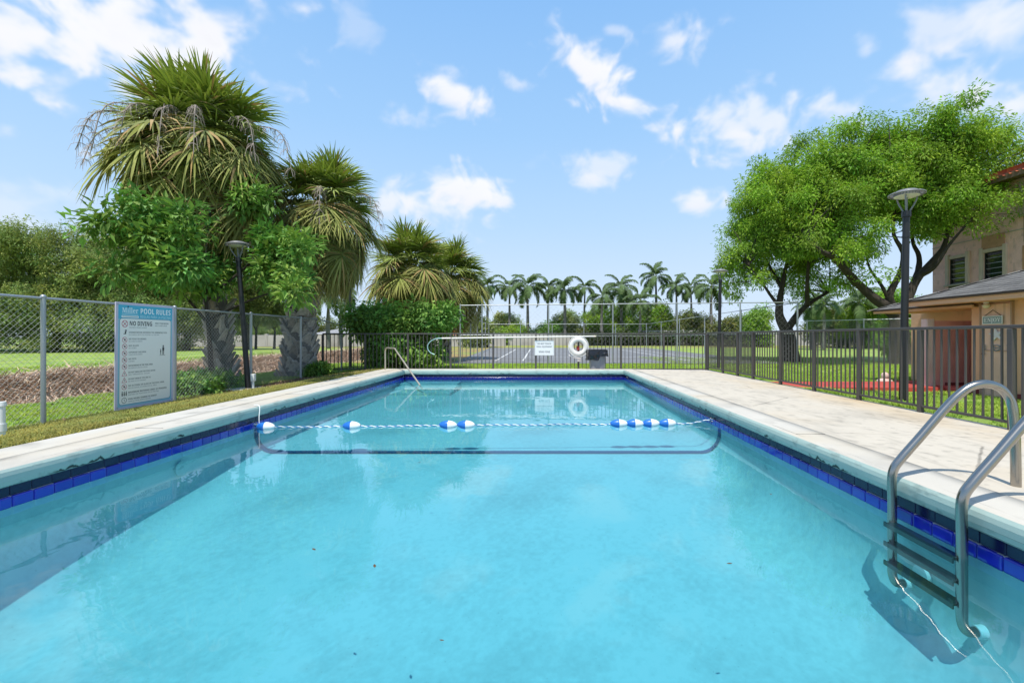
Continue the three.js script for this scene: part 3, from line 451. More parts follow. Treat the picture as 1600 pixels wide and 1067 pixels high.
  const br = thing('ring_bracket', 'white bracket arm holding the life ring, below it on the far fence', 'bracket', V(1.28, 0.3, -14.62));
  part('arm', tube([V(-0.28, 0.10, 0), V(-0.1, 0.03, 0.03), V(0.1, -0.02, 0.03)], [0.02, 0.028, 0.035], 8), mat([0.72, 0.66, 0.63], 0.6), br); part('plate', rbox(0.12, 0.22, 0.03, 0.01, 0.06, 0.0, 0.02), mat([0.72, 0.66, 0.63], 0.6), br);
  part('backplate', rbox(0.10, 0.13, 0.02, 0.01, 0.02, 0.33, -0.03), mat([0.35, 0.03, 0.02], 0.5), br);
  // shepherd's crook
  const k = thing('rescue_pole', 'long white pole with a pale blue hook lying along the top of the far fence', 'rescue pole');
  const z = -14.62, p0 = at(690, 528.5, 14.6), p1 = at(928, 525.5, 14.6);
  part('pole', tube([p0, p1], [0.024, 0.024], 10), mat([0.76, 0.72, 0.66], 0.5), k); part('end_cap', tube([p1, p1.clone().add(V(0.07, 0, 0))], [0.03, 0.026], 10), mat([0.7, 0.62, 0.5], 0.6), k);
  const hk = smooth([[692, 528.4], [682, 529], [673, 533], [668, 540], [669, 547], [674, 552], [679, 554]].map(([x, y]) => at(x, y, 14.6)), 30); part('hook', tube(hk, hk.map(() => 0.016), 8), mat([0.35, 0.55, 0.56], 0.4, { metalness: 0.3 }), k);
  for (const px of [705, 838]) part('holder', new THREE.TorusGeometry(0.035, 0.008, 6, 14).rotateY(Math.PI / 2).translate(at(px, 528, 14.6).x, at(px, 528, 14.6).y, z + 0.02), M.bronze, k);
  // bin
  const b = thing('litter_bin', 'grey square litter bin with a black bag folded over its rim', 'bin', V(1.88, -0.05, -14.3));
  const body = new THREE.CylinderGeometry(0.335, 0.30, 0.5, 4, 1).rotateY(Math.PI / 4).translate(0, 0.25, 0); part('body', [body, rbox(0.49, 0.03, 0.49, 0.01, 0, 0.5, 0)], mat([0.27, 0.28, 0.31], 0.6), b);
  const bag = new THREE.CylinderGeometry(0.375, 0.42, 0.27, 48, 10, true).translate(0, 0.5, 0), bp = bag.attributes.position;
  for (let i = 0; i < bp.count; i++) { const x = bp.getX(i), y = bp.getY(i), zz = bp.getZ(i), a = Math.atan2(zz, x), sq = 0.80 / Math.max(Math.abs(Math.cos(a)), Math.abs(Math.sin(a))), cr = 1 + 0.16 * fbm3(x * 6, y * 7, zz * 6, 3) * 1.6, low = clamp((0.62 - y) / 0.25, 0, 1); bp.setXYZ(i, x * Math.min(sq, 1.1) * cr, y + low * 0.12 * fbm3(a * 1.5, 3, 1, 3) + low * (x > 0 ? 0.06 : -0.05), zz * Math.min(sq, 1.1) * cr); }
  bag.computeVertexNormals(); part('bag', bag, mat([0.012, 0.012, 0.015], 0.22), b);
  top('standpipe', [cyl(0.035, 0.035, 0.42, 14, 0, 0, 0), cyl(0.045, 0.045, 0.09, 14, 0, 0.1, 0), cyl(0.045, 0.04, 0.05, 14, 0, 0.4, 0)], M.white, 'short white plastic pipe standing in the grass beside the pool deck', 'pipe').position.set(-6.36, -0.22, -5.3);
}
// ---------------------------------------------------------------- fan palms
function fanFrond(elev, age, seed, reach) {   // a costapalmate leaf whose stalk leaves the crown at an elevation; leaflets droop with age
  const r = rng(seed), m = new MB(), e = rad(elev), pl = reach * (0.52 + 0.1 * r()), L = reach * 0.46, q = [];
  const green = [[0.145, 0.20, 0.026], [0.165, 0.195, 0.036], [0.17, 0.185, 0.05], [0.20, 0.16, 0.06]], base = green[age], tip = [[0.21, 0.235, 0.04], [0.26, 0.24, 0.075], [0.26, 0.23, 0.08], [0.28, 0.20, 0.085]][age];
  const P = (s) => V(Math.cos(e) * pl * s, Math.sin(e) * pl * s - 0.10 * pl * s * s * (1 + age * 0.5), 0);
  for (let k = 0; k < 6; k++) { const a = P(k / 6), b = P((k + 1) / 6), w = lerp(0.035, 0.016, k / 6), w2 = lerp(0.035, 0.016, (k + 1) / 6), c = [0.19, 0.19, 0.06]; m.quad(a.clone().add(V(0, 0, w)), b.clone().add(V(0, 0, w2)), b.clone().add(V(0, w2, 0)), a.clone().add(V(0, w, 0)), c); m.quad(a.clone().add(V(0, w, 0)), b.clone().add(V(0, w2, 0)), b.clone().add(V(0, 0, -w2)), a.clone().add(V(0, 0, -w)), c); m.quad(a.clone().add(V(0, 0, -w)), b.clone().add(V(0, 0, -w2)), b.clone().add(V(0, 0, w2)), a.clone().add(V(0, 0, w)), c); }
  const hub = P(1), f0 = P(1).sub(P(0.9)).normalize(), s = V(0, 0, 1), pitch = lerp(rad(8), rad(66), Math.sqrt(clamp((84 - elev) / 100, 0, 1))) + (r() - 0.5) * 0.3, f = f0.clone().applyAxisAngle(s, -pitch), u = V().crossVectors(s, f), n = 46;
  for (let i = 0; i < n; i++) {
    const t = i / (n - 1) * 2 - 1, a = t * rad(125) + (r() - 0.5) * 0.06, len = L * (1.02 - 0.30 * t * t) * (0.84 + 0.3 * r()), cup = 0.20 * Math.abs(t) * (age > 1 ? -0.8 : 1) + 0.12 * Math.sin(i * 2.4);
    const o = hub.clone().addScaledVector(f, (1 - Math.abs(t)) * 0.16 * L), d = f.clone().multiplyScalar(Math.cos(a)).addScaledVector(s, Math.sin(a)).addScaledVector(u, cup).normalize();
    const w = 0.029 * (reach / 2.2) * (0.8 + 0.4 * r()), droop = (0.06 + 0.08 * age + 0.24 * r()) * len * (0.55 + 0.45 * Math.abs(Math.cos(e))), sd = V().crossVectors(d, V(0, 1, 0).addScaledVector(u, 0.4)).normalize().applyAxisAngle(d, (r() - 0.5) * 1.6);
    const br = 0.75 + 0.5 * r(), old = r() < 0.05 + 0.05 * age, A = (old ? [0.26, 0.17, 0.07] : base).map((v) => v * br), B = (old ? [0.30, 0.18, 0.08] : tip).map((v) => v * br);
    let prev = null; const S = 4;
    for (let k = 0; k <= S; k++) {
      const x = k / S, c = o.clone().addScaledVector(d, len * x * (1 - 0.12 * x)); c.y -= droop * x * x * x + (age > 1 ? 0.1 * len * Math.max(0, x - 0.6) : 0);
      const ww = w * (x < 0.2 ? 0.55 + 2.2 * x : 1 - 0.95 * Math.pow((x - 0.2) / 0.8, 1.5)), l = c.clone().addScaledVector(sd, ww), rr = c.clone().addScaledVector(sd, -ww), col = A.map((v, j) => lerp(v, B[j], x));
      if (prev) { if (k < S) m.quad(prev.l, prev.r, rr, l, [prev.col, prev.col, col, col]); else m.tri(prev.l, prev.r, c, [prev.col, prev.col, col]); }
      prev = { l, r: rr, col };
    }
  }
  return m.geo();
}
M.fan = mat([1.35, 1.42, 1.2], 0.8, { vertexColors: true, transmission: 0.3, thickness: 0, specularIntensity: 0.7 });
M.boot = mat([0.58, 0.52, 0.455], 0.95, { map: tBark, bumpMap: tBark, bumpScale: 0.012 });
M.boot2 = mat([0.36, 0.315, 0.27], 0.95, { map: tBark, bumpMap: tBark, bumpScale: 0.012 });
M.stalk = mat([0.30, 0.25, 0.22], 0.9);
const fanSets = {};
function fanPalm(label, base, heart, reach, rT0, rT1, n, boots, seed, lowest = -62, via = null) {
  const key = reach.toFixed(1), classes = [[80, 0], [62, 0], [46, 0], [30, 1], [14, 1], [-4, 1], [-22, 2], [-42, 2], [-60, 3]];
  const set = fanSets[key] ??= classes.map(([e, age], i) => [0, 1].map((v) => fanFrond(e, age, i * 10 + v + 3, reach)));
  const o = thing('fan_palm', label, 'palm tree', base), r = rng(seed), top = heart.clone().sub(base), mid = via ?? top.clone().multiplyScalar(0.5).add(V(top.x * -0.12, 0, 0));
  const pts = smooth([V(0, -0.15, 0), V(mid.x * 0.35, mid.y * 0.4, mid.z * 0.4), mid, V(lerp(mid.x, top.x, 0.6), lerp(mid.y, top.y, 0.55), lerp(mid.z, top.z, 0.6)), top], 24), radii = pts.map((_, i) => { const t = i / 24; return lerp(rT0, rT1, t) * (1 + 0.35 * Math.exp(-t * 14)) + 0.06 * Math.exp(-((t - 0.95) ** 2) / 0.01); });
  part('trunk', tube(pts, radii, 20, 0.12, seed), M.palmBark, o);
  const bw = rT0 * 0.36, bg = [1, -1].map((sg) => { const m = new MB(), A = [V(0.0, -0.17, -bw), V(0.0, -0.17, bw)], C = [V(0.05, -0.02, bw * 0.75 + sg * 0.06), V(0.05, -0.02, -bw * 0.75 + sg * 0.06)], D = [V(0.13, 0.20, bw * 0.32 + sg * 0.14), V(0.13, 0.20, -bw * 0.32 + sg * 0.14)], th = V(-0.05, 0.02, 0), U = [[0, 0], [1, 0], [1, 1], [0, 1]]; m.quad(A[0], A[1], C[0], C[1], null, U); m.quad(C[1], C[0], D[0], D[1], null, U); const E = D.map((p) => p.clone().add(th)), G = C.map((p) => p.clone().add(th)), H = A.map((p) => p.clone().add(th)); m.quad(D[1], D[0], E[0], E[1], null, U); m.quad(C[0], A[1], H[1], G[0], null, U); m.quad(D[0], C[0], G[0], E[0], null, U); m.quad(A[0], C[1], G[1], H[0], null, U); m.quad(C[1], D[1], E[1], G[1], null, U); return m.geo(); });
  for (let k = 0; k < boots; k++) {
    const t = 0.02 + 0.96 * (k + r() * 0.6) / boots, i = Math.min(23, t * 24 | 0), a = k * 2.39996 + (r() - 0.5) * 0.25, p = pts[i].clone().lerp(pts[i + 1], t * 24 - i), R = radii[i] * 0.93, b = part('leaf_base', bg[k % 2], r() < 0.6 ? M.boot : M.boot2, o);
    b.position.set(p.x + Math.cos(a) * R, p.y, p.z + Math.sin(a) * R); b.rotation.set(0, -a, -0.08 + (r() - 0.5) * 0.2, 'YXZ'); b.scale.setScalar(0.8 + 0.45 * r());
  }
  for (let k = 0; k < n; k++) {
    const el = 84 + (lowest - 84) * Math.pow((k + 0.5) / n, 0.9); let ci = 0, best = 1e9; classes.forEach(([e], i) => { const d = Math.abs(e - el + (r() - 0.5) * 10); if (d < best) { best = d; ci = i; } });
    const fr = part('frond', set[ci][k % 2], M.fan, o); fr.position.copy(top).add(V((r() - 0.5) * 0.15, (el - 60) / 160 * 0.85 + (r() - 0.5) * 0.1, (r() - 0.5) * 0.15)); fr.rotation.set((r() - 0.5) * 0.5, k * 2.39996 + (r() - 0.5) * 0.5, (r() - 0.5) * 0.2, 'YXZ'); fr.scale.setScalar((ci < 2 ? 0.86 : k % 3 == 0 ? 0.62 : 0.8) + 0.24 * r());
  }
  return { o, top };
}
function flowerStalks(o, top, seed, list) {   // old, grey, stringy flower stalks that hang out of the crown
  const r = rng(seed);
  for (const [az, out, drop] of list) {
    const d = V(Math.cos(az), 0, Math.sin(az)), pts = smooth([top.clone(), top.clone().addScaledVector(d, out * 0.45).add(V(0, 0.75, 0)), top.clone().addScaledVector(d, out * 0.85).add(V(0, 0.6, 0)), top.clone().addScaledVector(d, out).add(V(0, -drop, 0))], 16), g = [tube(pts, taper(16, 0.022, 0.008), 5)];
    for (let k = 0; k < 70; k++) { const i = 6 + (r() * 10 | 0), p = pts[i], a = r() * 6.28, l = 0.18 + 0.3 * r(), q = p.clone().add(V(Math.cos(a) * l * 0.5, -l * (0.3 + 0.7 * r()), Math.sin(a) * l * 0.5)); g.push(tube([p, p.clone().lerp(q, 0.5).add(V(Math.cos(a) * 0.04, 0.04, Math.sin(a) * 0.04)), q], [0.006, 0.005, 0.003], 3, 0, 1, false)); }
    stuff(part('flower_stalk', g, M.stalk, o));
  }
}
const onGround = (px, z, dy = 0) => { const x = (px - CX) / F * z; return V(x, groundY(x, -z) + dy, -z); };
{
  const p1 = fanPalm('tall shaggy fan palm with a vine climbing it, behind the chain link fence', onGround(346, 12.1), at(316, 250, 12.1), 2.65, 0.25, 0.2, 180, 150, 11, -46);
  flowerStalks(p1.o, p1.top, 8, [[1.35, 2.0, 0.7], [1.75, 2.1, 0.5], [3.0, 2.9, 0.3], [0.5, 2.5, 0.5], [2.4, 2.4, 0.4], [0.15, 2.7, 0.6], [1.0, 2.3, 0.6], [2.0, 2.3, 0.7]]);
  const p2 = fanPalm('stout fan palm with criss-cross trunk at the left end of the far fence', onGround(467, 14.5), at(506, 345, 14.3), 2.25, 0.47, 0.3, 140, 210, 12, -46, V(0.05, 1.9, 0));
  flowerStalks(p2.o, p2.top, 9, [[0.2, 2.0, 0.4], [1.2, 1.7, 0.5]]);
  fanPalm('bushy fan palm with olive fronds rising out of the shrub behind the far fence', onGround(655, 20), at(645, 434, 20), 2.55, 0.3, 0.22, 150, 20, 13, -44);
  fanPalm('darker fan palm standing behind and right of the bushy fan palm', onGround(694, 23), at(702, 446, 23), 2.45, 0.3, 0.22, 120, 40, 14, -46);
}
// ---------------------------------------------------------------- royal palms
function featherFrond(elev, seed) {
  const r = rng(seed), m = new MB(), e = rad(elev), L = 3.2, n = 15, c0 = [0.075, 0.135, 0.03], pts = []; let p = V(0, 0, 0), a = e;
  for (let k = 0; k <= n; k++) { pts.push(p.clone()); p = p.clone().add(V(Math.cos(a), Math.sin(a), 0).multiplyScalar(L / n)); a -= (0.055 + 0.055 * k / n) * (1.35 + 0.3 * Math.cos(e)); }
  for (let k = 0; k < n; k++) { const w = lerp(0.045, 0.01, k / n); m.quad(pts[k].clone().add(V(0, 0, w)), pts[k + 1].clone().add(V(0, 0, w * 0.9)), pts[k + 1].clone().add(V(0, 0, -w * 0.9)), pts[k].clone().add(V(0, 0, -w)), [0.12, 0.15, 0.05]); }
  for (let k = 0; k < 54; k++) {
    const t = 0.14 + 0.86 * k / 54, i = Math.min(n - 1, t * n | 0), o = pts[i].clone().lerp(pts[i + 1], t * n - i), f = pts[i + 1].clone().sub(pts[i]).normalize(), len = 0.72 * Math.sin(Math.PI * (0.16 + 0.8 * t)) + 0.1;
    for (const s of [1, -1]) {
      const d = V(0, 0, s).addScaledVector(f, 0.55 + 0.3 * r()).add(V(0, 0.5 * (r() - 0.35), 0)).normalize(), q = o.clone().addScaledVector(d, len * 0.55), z = o.clone().addScaledVector(d, len * 0.9).add(V(0, -len * (0.3 + 0.3 * r()), 0)), w = f.clone().multiplyScalar(0.042), br = 0.65 + 0.7 * r(), col = c0.map((v) => v * br);
      m.quad(o.clone().sub(w), o.clone().add(w), q.clone().add(w), q.clone().sub(w), col); m.tri(q.clone().sub(w), q.clone().add(w), z, col);
    }
  }
  return m.geo();
}
{
  const classes = [80, 58, 38, 18, 0, -20].map((e, i) => [0, 1].map((v) => featherFrond(e, 40 + i * 7 + v)));
  const lm = mat([1.1, 1.1, 1.1], 0.85, { vertexColors: true, transmission: 0.25, thickness: 0 }), shaft = mat([0.10, 0.15, 0.05], 0.5), rTrunk = mat([0.33, 0.31, 0.29], 0.9, { map: tStucco });
  function royal(label, px, py, z, seed, s = 1, group = 'royal palms in a row behind the court', name = 'royal_palm') {
    const base = onGround(px, z), o = thing(name, label, 'palm tree', base, 0, group), h = at(px, py, z).y - base.y, r = rng(seed), lean = (r() - 0.5) * 0.9;
    const prof = [[0, 0.20], [0.1, 0.21], [0.35, 0.23], [0.6, 0.21], [0.85, 0.16], [1, 0.13]].map(([t, q]) => [V(lean * t * (1 - t), t * (h - 0.9 * s), 0), q * s * (0.85 + 0.2 * r())]);
    part('trunk', tube(smooth(prof.map((p) => p[0]), 10), Array.from({ length: 11 }, (_, i) => { const t = i / 10 * 5, k = Math.min(4, t | 0); return lerp(prof[k][1], prof[k + 1][1], t - k); }), 10), rTrunk, o);
    part('crown_shaft', cyl(0.14 * s, 0.08 * s, 1.0 * s, 10, 0, h - 0.95 * s, 0), shaft, o);
    const n = 14; for (let k = 0; k < n; k++) { const ci = k < 2 ? 0 : k < 4 ? 1 : k < 7 ? 2 : k < 10 ? 3 : k < 12 ? 4 : 5, f = part('frond', classes[ci][k % 2], lm, o); f.position.set(0, h, 0); f.rotation.set((r() - 0.5) * 0.3, k * 2.39996 + r(), (r() - 0.5) * 0.3, 'YXZ'); f.scale.setScalar(s * (0.85 + 0.3 * r())); }
  }
  const ord = ['first', 'second', 'third', 'fourth', 'fifth', 'sixth', 'seventh', 'eighth', 'ninth', 'tenth', 'eleventh', 'twelfth', 'thirteenth'];
  [[762, 447, 64], [796, 450, 66], [824, 448, 64], [857, 450, 67], [882, 453, 63], [914, 450, 68], [941, 464, 60], [970, 449, 64], [1001, 470, 60], [1025, 433, 66], [1057, 448, 64], [1080, 450, 67], [1112, 449, 62]].forEach(([px, py, z], i) =>
    royal(`royal palm with grey trunk, ${ord[i]} from the left in the row behind the court`, px, py, z, 60 + i, 0.86 + 0.24 * ((i * 7 % 5) / 4)));
  royal('royal palm half hidden by the forked tree, beyond the low chain link fence', 1343, 474, 44, 90, 0.9, null);
  royal('slender palm with pale trunk seen beneath the crown of the forked tree', 1288, 476, 40, 91, 0.7, null);
  royal('palm with dark trunk seen just right of the forked tree trunk', 1268, 482, 42, 92, 0.7, null);
  royal('left of two drooping palms far behind the left end of the far fence', 513, 462, 42, 93, 0.85, null);
  royal('right of two drooping palms far behind the left end of the far fence', 533, 458, 45, 94, 0.85, null);
  royal('small yellowish palm between the bushy fan palms and the royal palm row', 739, 462, 50, 95, 0.8, null);
}
// ---------------------------------------------------------------- broadleaf trees and shrubs
function leafClump(n, R, len, wid, seed, flat = 0.75) {
  const r = rng(seed), m = new MB();
  for (let k = 0; k < n; k++) {
    const p = V(r() - 0.5, (r() - 0.5) * flat, r() - 0.5); if (p.length() > 0.5) { k--; continue; } p.multiplyScalar(2 * R);
    const d = p.clone().normalize().add(V(r() - 0.5, r() - 0.75, r() - 0.5).multiplyScalar(1.5)).normalize(), s = V().crossVectors(d, V(r() - 0.5, 1 + r(), r() - 0.5)).normalize(), u = V().crossVectors(s, d), l = len * (0.7 + 0.6 * r()), w = wid * (0.8 + 0.4 * r());
    const a = p, b = p.clone().addScaledVector(d, l * 0.45).addScaledVector(s, w).addScaledVector(u, w * 0.35), c = p.clone().addScaledVector(d, l).addScaledVector(u, -l * 0.15), e = p.clone().addScaledVector(d, l * 0.45).addScaledVector(s, -w).addScaledVector(u, w * 0.35);
    m.tri(a, b, c); m.tri(a, c, e);
  }
  return m.geo();
}
const clumps = { fine: [1, 2, 3].map((s) => leafClump(34, 0.46, 0.19, 0.036, s)), round: [4, 5, 6].map((s) => leafClump(40, 0.40, 0.16, 0.05, s)), big: [7, 8, 9].map((s) => leafClump(24, 0.32, 0.21, 0.045, s)), mid: [10, 11].map((s) => leafClump(26, 0.28, 0.14, 0.045, s)) };
// crown: clumps of leaves gathered on many small lobes spread over a few large ones; returns the lobe centres
function crown(parent, blobs, count, kind, m, seed, o = {}) {
  const r = rng(seed), lobes = [], { lobe = 0.36, hue = 0.25, size = 1, low = -0.75, yellow = 0.3 } = o, vol = blobs.map((b) => b[1] * b[2] * (b[3] ?? b[1])), tot = vol.reduce((a, b) => a + b);
  const sph = () => { const y = 2 * r() - 1, a = r() * 6.283, q = Math.sqrt(1 - y * y); return V(q * Math.cos(a), y, q * Math.sin(a)); };
  blobs.forEach((b, i) => { const n = Math.max(8, Math.round((o.lobes ?? 110) * vol[i] / tot + 10)); for (let k = 0; k < n; k++) { const d = sph(); if (d.y < low) { k--; continue; } const q = 0.45 + 0.68 * Math.pow(r(), 0.7), R = Math.min(b[1], b[2]); const c = b[0].clone().add(V(d.x * b[1] * q, d.y * b[2] * q, d.z * (b[3] ?? b[1]) * q)), wv = o.warp ?? 0.35, fq = 0.9 / R * 0.8; c.add(V(fbm3(c.x * fq, c.y * fq, c.z * fq + seed, 3), fbm3(c.x * fq + 9, c.y * fq, c.z * fq + seed, 3), fbm3(c.x * fq, c.y * fq + 7, c.z * fq + seed, 3)).multiplyScalar(R * wv * 2)); if (fbm3(c.x * fq * 1.6, c.y * fq * 1.6, c.z * fq * 1.6 + 5, 3) < (o.gap ?? -0.16)) continue; lobes.push({ c, R: R * lobe * (0.4 + 0.95 * r()), t: 0.8 + 0.4 * r(), y: r() }); } });
  const w = lobes.map((l) => l.R ** 2.2), W = w.reduce((a, b) => a + b), D = new THREE.Object3D(), lists = clumps[kind].map(() => []);
  lobes.forEach((l, i) => { const n = Math.max(2, Math.round(count * w[i] / W)); for (let k = 0; k < n; k++) { const d = sph(), q = 1.5 * Math.pow(r(), 0.85); d.y *= 0.68; D.position.copy(l.c).addScaledVector(d, l.R * q); D.rotation.set(r() * 0.9 - 0.45, r() * 6.28, r() * 0.9 - 0.45); D.scale.setScalar(size * (0.5 + 0.95 * r())); D.updateMatrix(); const b = l.t * (0.66 + 0.6 * r()), y = (l.y - 0.5) * yellow + (r() - 0.5) * hue; lists[r() * lists.length | 0].push([D.matrix.clone(), new THREE.Color().setRGB(b * (1 + y), b, b * (1 - y * 0.6))]); } });
  lists.forEach((list, i) => { const im = new THREE.InstancedMesh(clumps[kind][i], m, list.length); im.name = 'crown'; list.forEach(([a, c], k) => { im.setMatrixAt(k, a); im.setColorAt(k, c); }); im.castShadow = im.receiveShadow = true; stuff(im); parent.add(im); });
  return lobes;
}
const twig = (a, b, r0, seed) => { const r = rng(seed), d = a.distanceTo(b), mid = a.clone().lerp(b, 0.5).add(V((r() - 0.5) * d * 0.25, d * 0.08 * r(), (r() - 0.5) * d * 0.25)); return tube(smooth([a, mid, b], 6), taper(6, r0, r0 * 0.25), 5, 0, 1, false); };
function tree(name, label, category, z, trunkPx, trunkR, limbs, blobsPx, count, kind, m, seed, o = {}) {
  const base = onGround(trunkPx[0][0], z), t = thing(name, label, category, base, 0, o.group), s = z / F, rel = (p) => at(p[0], p[1], z + (p[2] ?? 0)).sub(base), r = rng(seed);
  const tp = trunkPx.map((p, i) => i ? rel(p) : V(0, -0.2, 0)), tpts = tp.length > 2 ? smooth(tp, 14) : smooth([tp[0], tp[0].clone().lerp(tp[1], 0.5), tp[1]], 14);
  part('trunk', tube(tpts, tpts.map((_, i) => lerp(trunkR, trunkR * 0.72, i / 14) * (1 + 0.5 * Math.exp(-i * 0.9))), 14, 0.12, seed), M.bark, t);
  const skel = [...tpts.slice(8)];
  for (const { p, r0, r1 = 0.03 } of limbs) { const q = p.map(rel), pts = smooth(q, 18); part('limb', tube(pts, taper(18, r0, r1, 0.8), 10, 0.14, seed + p[0][0]), M.bark, t); skel.push(...pts.slice(5)); }
  const blobs = blobsPx.map(([x, y, rx, ry, dz = 0, rz]) => [rel([x, y, dz]), rx * s, ry * s, (rz ?? Math.max(rx, ry)) * s]);
  const lobes = crown(t, blobs, count, kind, m, seed, o), tw = [];
  for (const l of lobes) { if (r() > (o.twigs ?? 0.8)) continue; let best = null, bd = 1e9; for (const k of skel) { const d = k.distanceTo(l.c) + (k.y > l.c.y ? 1.5 : 0); if (d < bd) { bd = d; best = k; } } tw.push(twig(best, l.c, Math.min(0.05, 0.012 + 0.012 * bd), seed + tw.length)); }
  if (tw.length) stuff(part('twigs', tw, M.bark, t));
  return t;
}
const leafBright = leafMat([0.285, 0.46, 0.04], 0.9, 0.48), leafDark = leafMat([0.29, 0.37, 0.10], 0.9, 0.42), leafGloss = leafMat([0.20, 0.37, 0.06], 0.7, 0.4), leafOlive = leafMat([0.20, 0.24, 0.06], 0.9, 0.38);
tree('shade_tree', 'broad leafy tree with a twisted forked trunk, beside the right side of the court', 'tree', 21.5, [[1237, 563], [1234, 535], [1229, 513]], 0.38,
  [{ p: [[1229, 516], [1219, 497], [1219, 470], [1224, 440], [1232, 400]], r0: 0.27, r1: 0.06 }, { p: [[1230, 516], [1246, 492], [1266, 474, 0.2], [1295, 456, 0.4]], r0: 0.2, r1: 0.06 }, { p: [[1219, 480], [1205, 462], [1190, 440, -0.8], [1170, 415, -1]], r0: 0.1 }, { p: [[1222, 450], [1200, 410, 1], [1180, 370, 1.4]], r0: 0.1 }, { p: [[1262, 476], [1262, 440, -1], [1268, 380, -1.2], [1280, 330, -1]], r0: 0.12 }],
  [[1235, 350, 70, 70], [1180, 385, 45, 55], [1205, 300, 45, 45, 1], [1270, 300, 60, 55], [1165, 430, 30, 38, -0.5], [1225, 430, 60, 35, 1.5], [1285, 380, 55, 60, -1], [1290, 425, 40, 28, 1], [1150, 385, 26, 34, 0.5], [1255, 455, 40, 20, 1.5], [1318, 435, 20, 18]], 4000, 'fine', leafBright, 201, { lobe: 0.26, lobes: 420, size: 0.72, twigs: 0.5, warp: 0.7, gap: -0.06, yellow: 0.2 });
tree('shade_tree', 'largest leafy tree with wide spreading limbs, between the pool house and the building', 'tree', 19.5, [[1408, 572], [1406, 530], [1404, 492]], 0.42,
  [{ p: [[1404, 496], [1385, 480], [1362, 462], [1342, 444], [1320, 420, -0.5], [1302, 402, -1], [1284, 392, -1.2], [1262, 372, -1]], r0: 0.26, r1: 0.07 }, { p: [[1404, 494], [1390, 468], [1394, 452], [1408, 425], [1412, 395], [1397, 366], [1400, 320]], r0: 0.2, r1: 0.05 }, { p: [[1390, 470], [1378, 446], [1360, 420, 0.6], [1352, 392, 1]], r0: 0.09 },
    { p: [[1406, 494], [1420, 464], [1432, 438], [1455, 411], [1474, 388], [1483, 358], [1490, 300]], r0: 0.24, r1: 0.05 }, { p: [[1426, 450], [1436, 420, 0.6], [1436, 398, 0.8], [1427, 378, 1], [1430, 310, 1]], r0: 0.16, r1: 0.05 }, { p: [[1440, 430], [1460, 418, -0.6], [1486, 380, -1], [1530, 330, -1.4]], r0: 0.12 }, { p: [[1320, 420, -0.5], [1310, 380], [1330, 320, 0.5]], r0: 0.1 }],
  [[1420, 262, 70, 62], [1345, 285, 58, 58], [1500, 262, 62, 56], [1440, 203, 50, 36], [1560, 275, 38, 48, 0.5], [1320, 232, 38, 36, 0.8], [1500, 330, 58, 40, -0.6], [1375, 345, 50, 42, 1], [1290, 330, 48, 42, -0.5], [1530, 215, 45, 32], [1592, 225, 20, 18, -1], [1300, 375, 60, 34, -0.8], [1340, 430, 40, 22, -0.3], [1275, 300, 50, 40, -0.3], [1270, 350, 50, 50, 0.5], [1450, 300, 80, 60, 1], [1330, 196, 18, 18], [1375, 197, 18, 20], [1525, 360, 26, 22, -1.2]], 6500, 'fine', leafBright, 202, { lobe: 0.26, lobes: 700, size: 0.72, twigs: 0.45, warp: 0.7, gap: -0.06, yellow: 0.2 });
{
  const hedge = [['dark dense tree behind the chain link fence, cut by the left edge of the picture', -40, 33, [[-60, 440, 90, 85], [-30, 500, 90, 50], [10, 430, 55, 65]]], ['dense tree behind the chain link fence, above the bare fence post', 85, 32, [[62, 440, 60, 68], [105, 420, 60, 60], [80, 500, 85, 52], [95, 375, 52, 26], [140, 470, 50, 50]]], ['dense tree behind the rules sign, left of the fan palm vine', 195, 33, [[185, 430, 60, 62], [160, 392, 45, 36], [230, 470, 60, 60], [190, 505, 75, 46]]], ['lower tree seen below the vine, behind the tall fan palm trunk', 290, 36, [[290, 470, 62, 58], [250, 440, 40, 50], [330, 480, 45, 40], [285, 515, 60, 34]]]];
  hedge.forEach(([label, px, z, blobs], i) => tree('dense_tree', label, 'tree', z, [[px, 560], [px + 4, 510]], 0.28, [{ p: [[px + 3, 525], [px - 22, 480, 0.5], [px - 34, 430]], r0: 0.16 }, { p: [[px + 3, 522], [px + 24, 478, -0.5], [px + 30, 425]], r0: 0.16 }], blobs, 2700, 'fine', leafDark, 300 + i, { low: -1, group: 'dense trees along the left horizon', size: 0.9, lobe: 0.26, lobes: 260, twigs: 0.25, warp: 0.5, gap: -0.2 }));
  [[399, 38, 'left of two slim young trees on the far lawn behind the stout palm'], [428, 40, 'right of two slim young trees on the far lawn behind the stout palm']].forEach(([px, z, label], i) => tree('young_tree', label, 'tree', z, [[px, 548], [px + 1, 512]], 0.11, [{ p: [[px, 515], [px - 8, 495], [px - 12, 475]], r0: 0.07 }, { p: [[px, 515], [px + 9, 492], [px + 14, 470]], r0: 0.07 }], [[px, 478, 26, 26], [px - 10, 492, 18, 14], [px + 12, 490, 18, 14]], 420, 'fine', leafOlive, 330 + i, { group: 'young trees on the far lawn' }));
  tree('dense_tree', 'olive tree seen between the two fan palms, behind the chain link fence', 'tree', 37, [[385, 548], [386, 500]], 0.2, [{ p: [[386, 510], [372, 470], [365, 450]], r0: 0.1 }], [[360, 470, 40, 40], [400, 460, 45, 40], [565, 480, 16, 22]].slice(0, 2), 800, 'fine', leafOlive, 340, {});
}
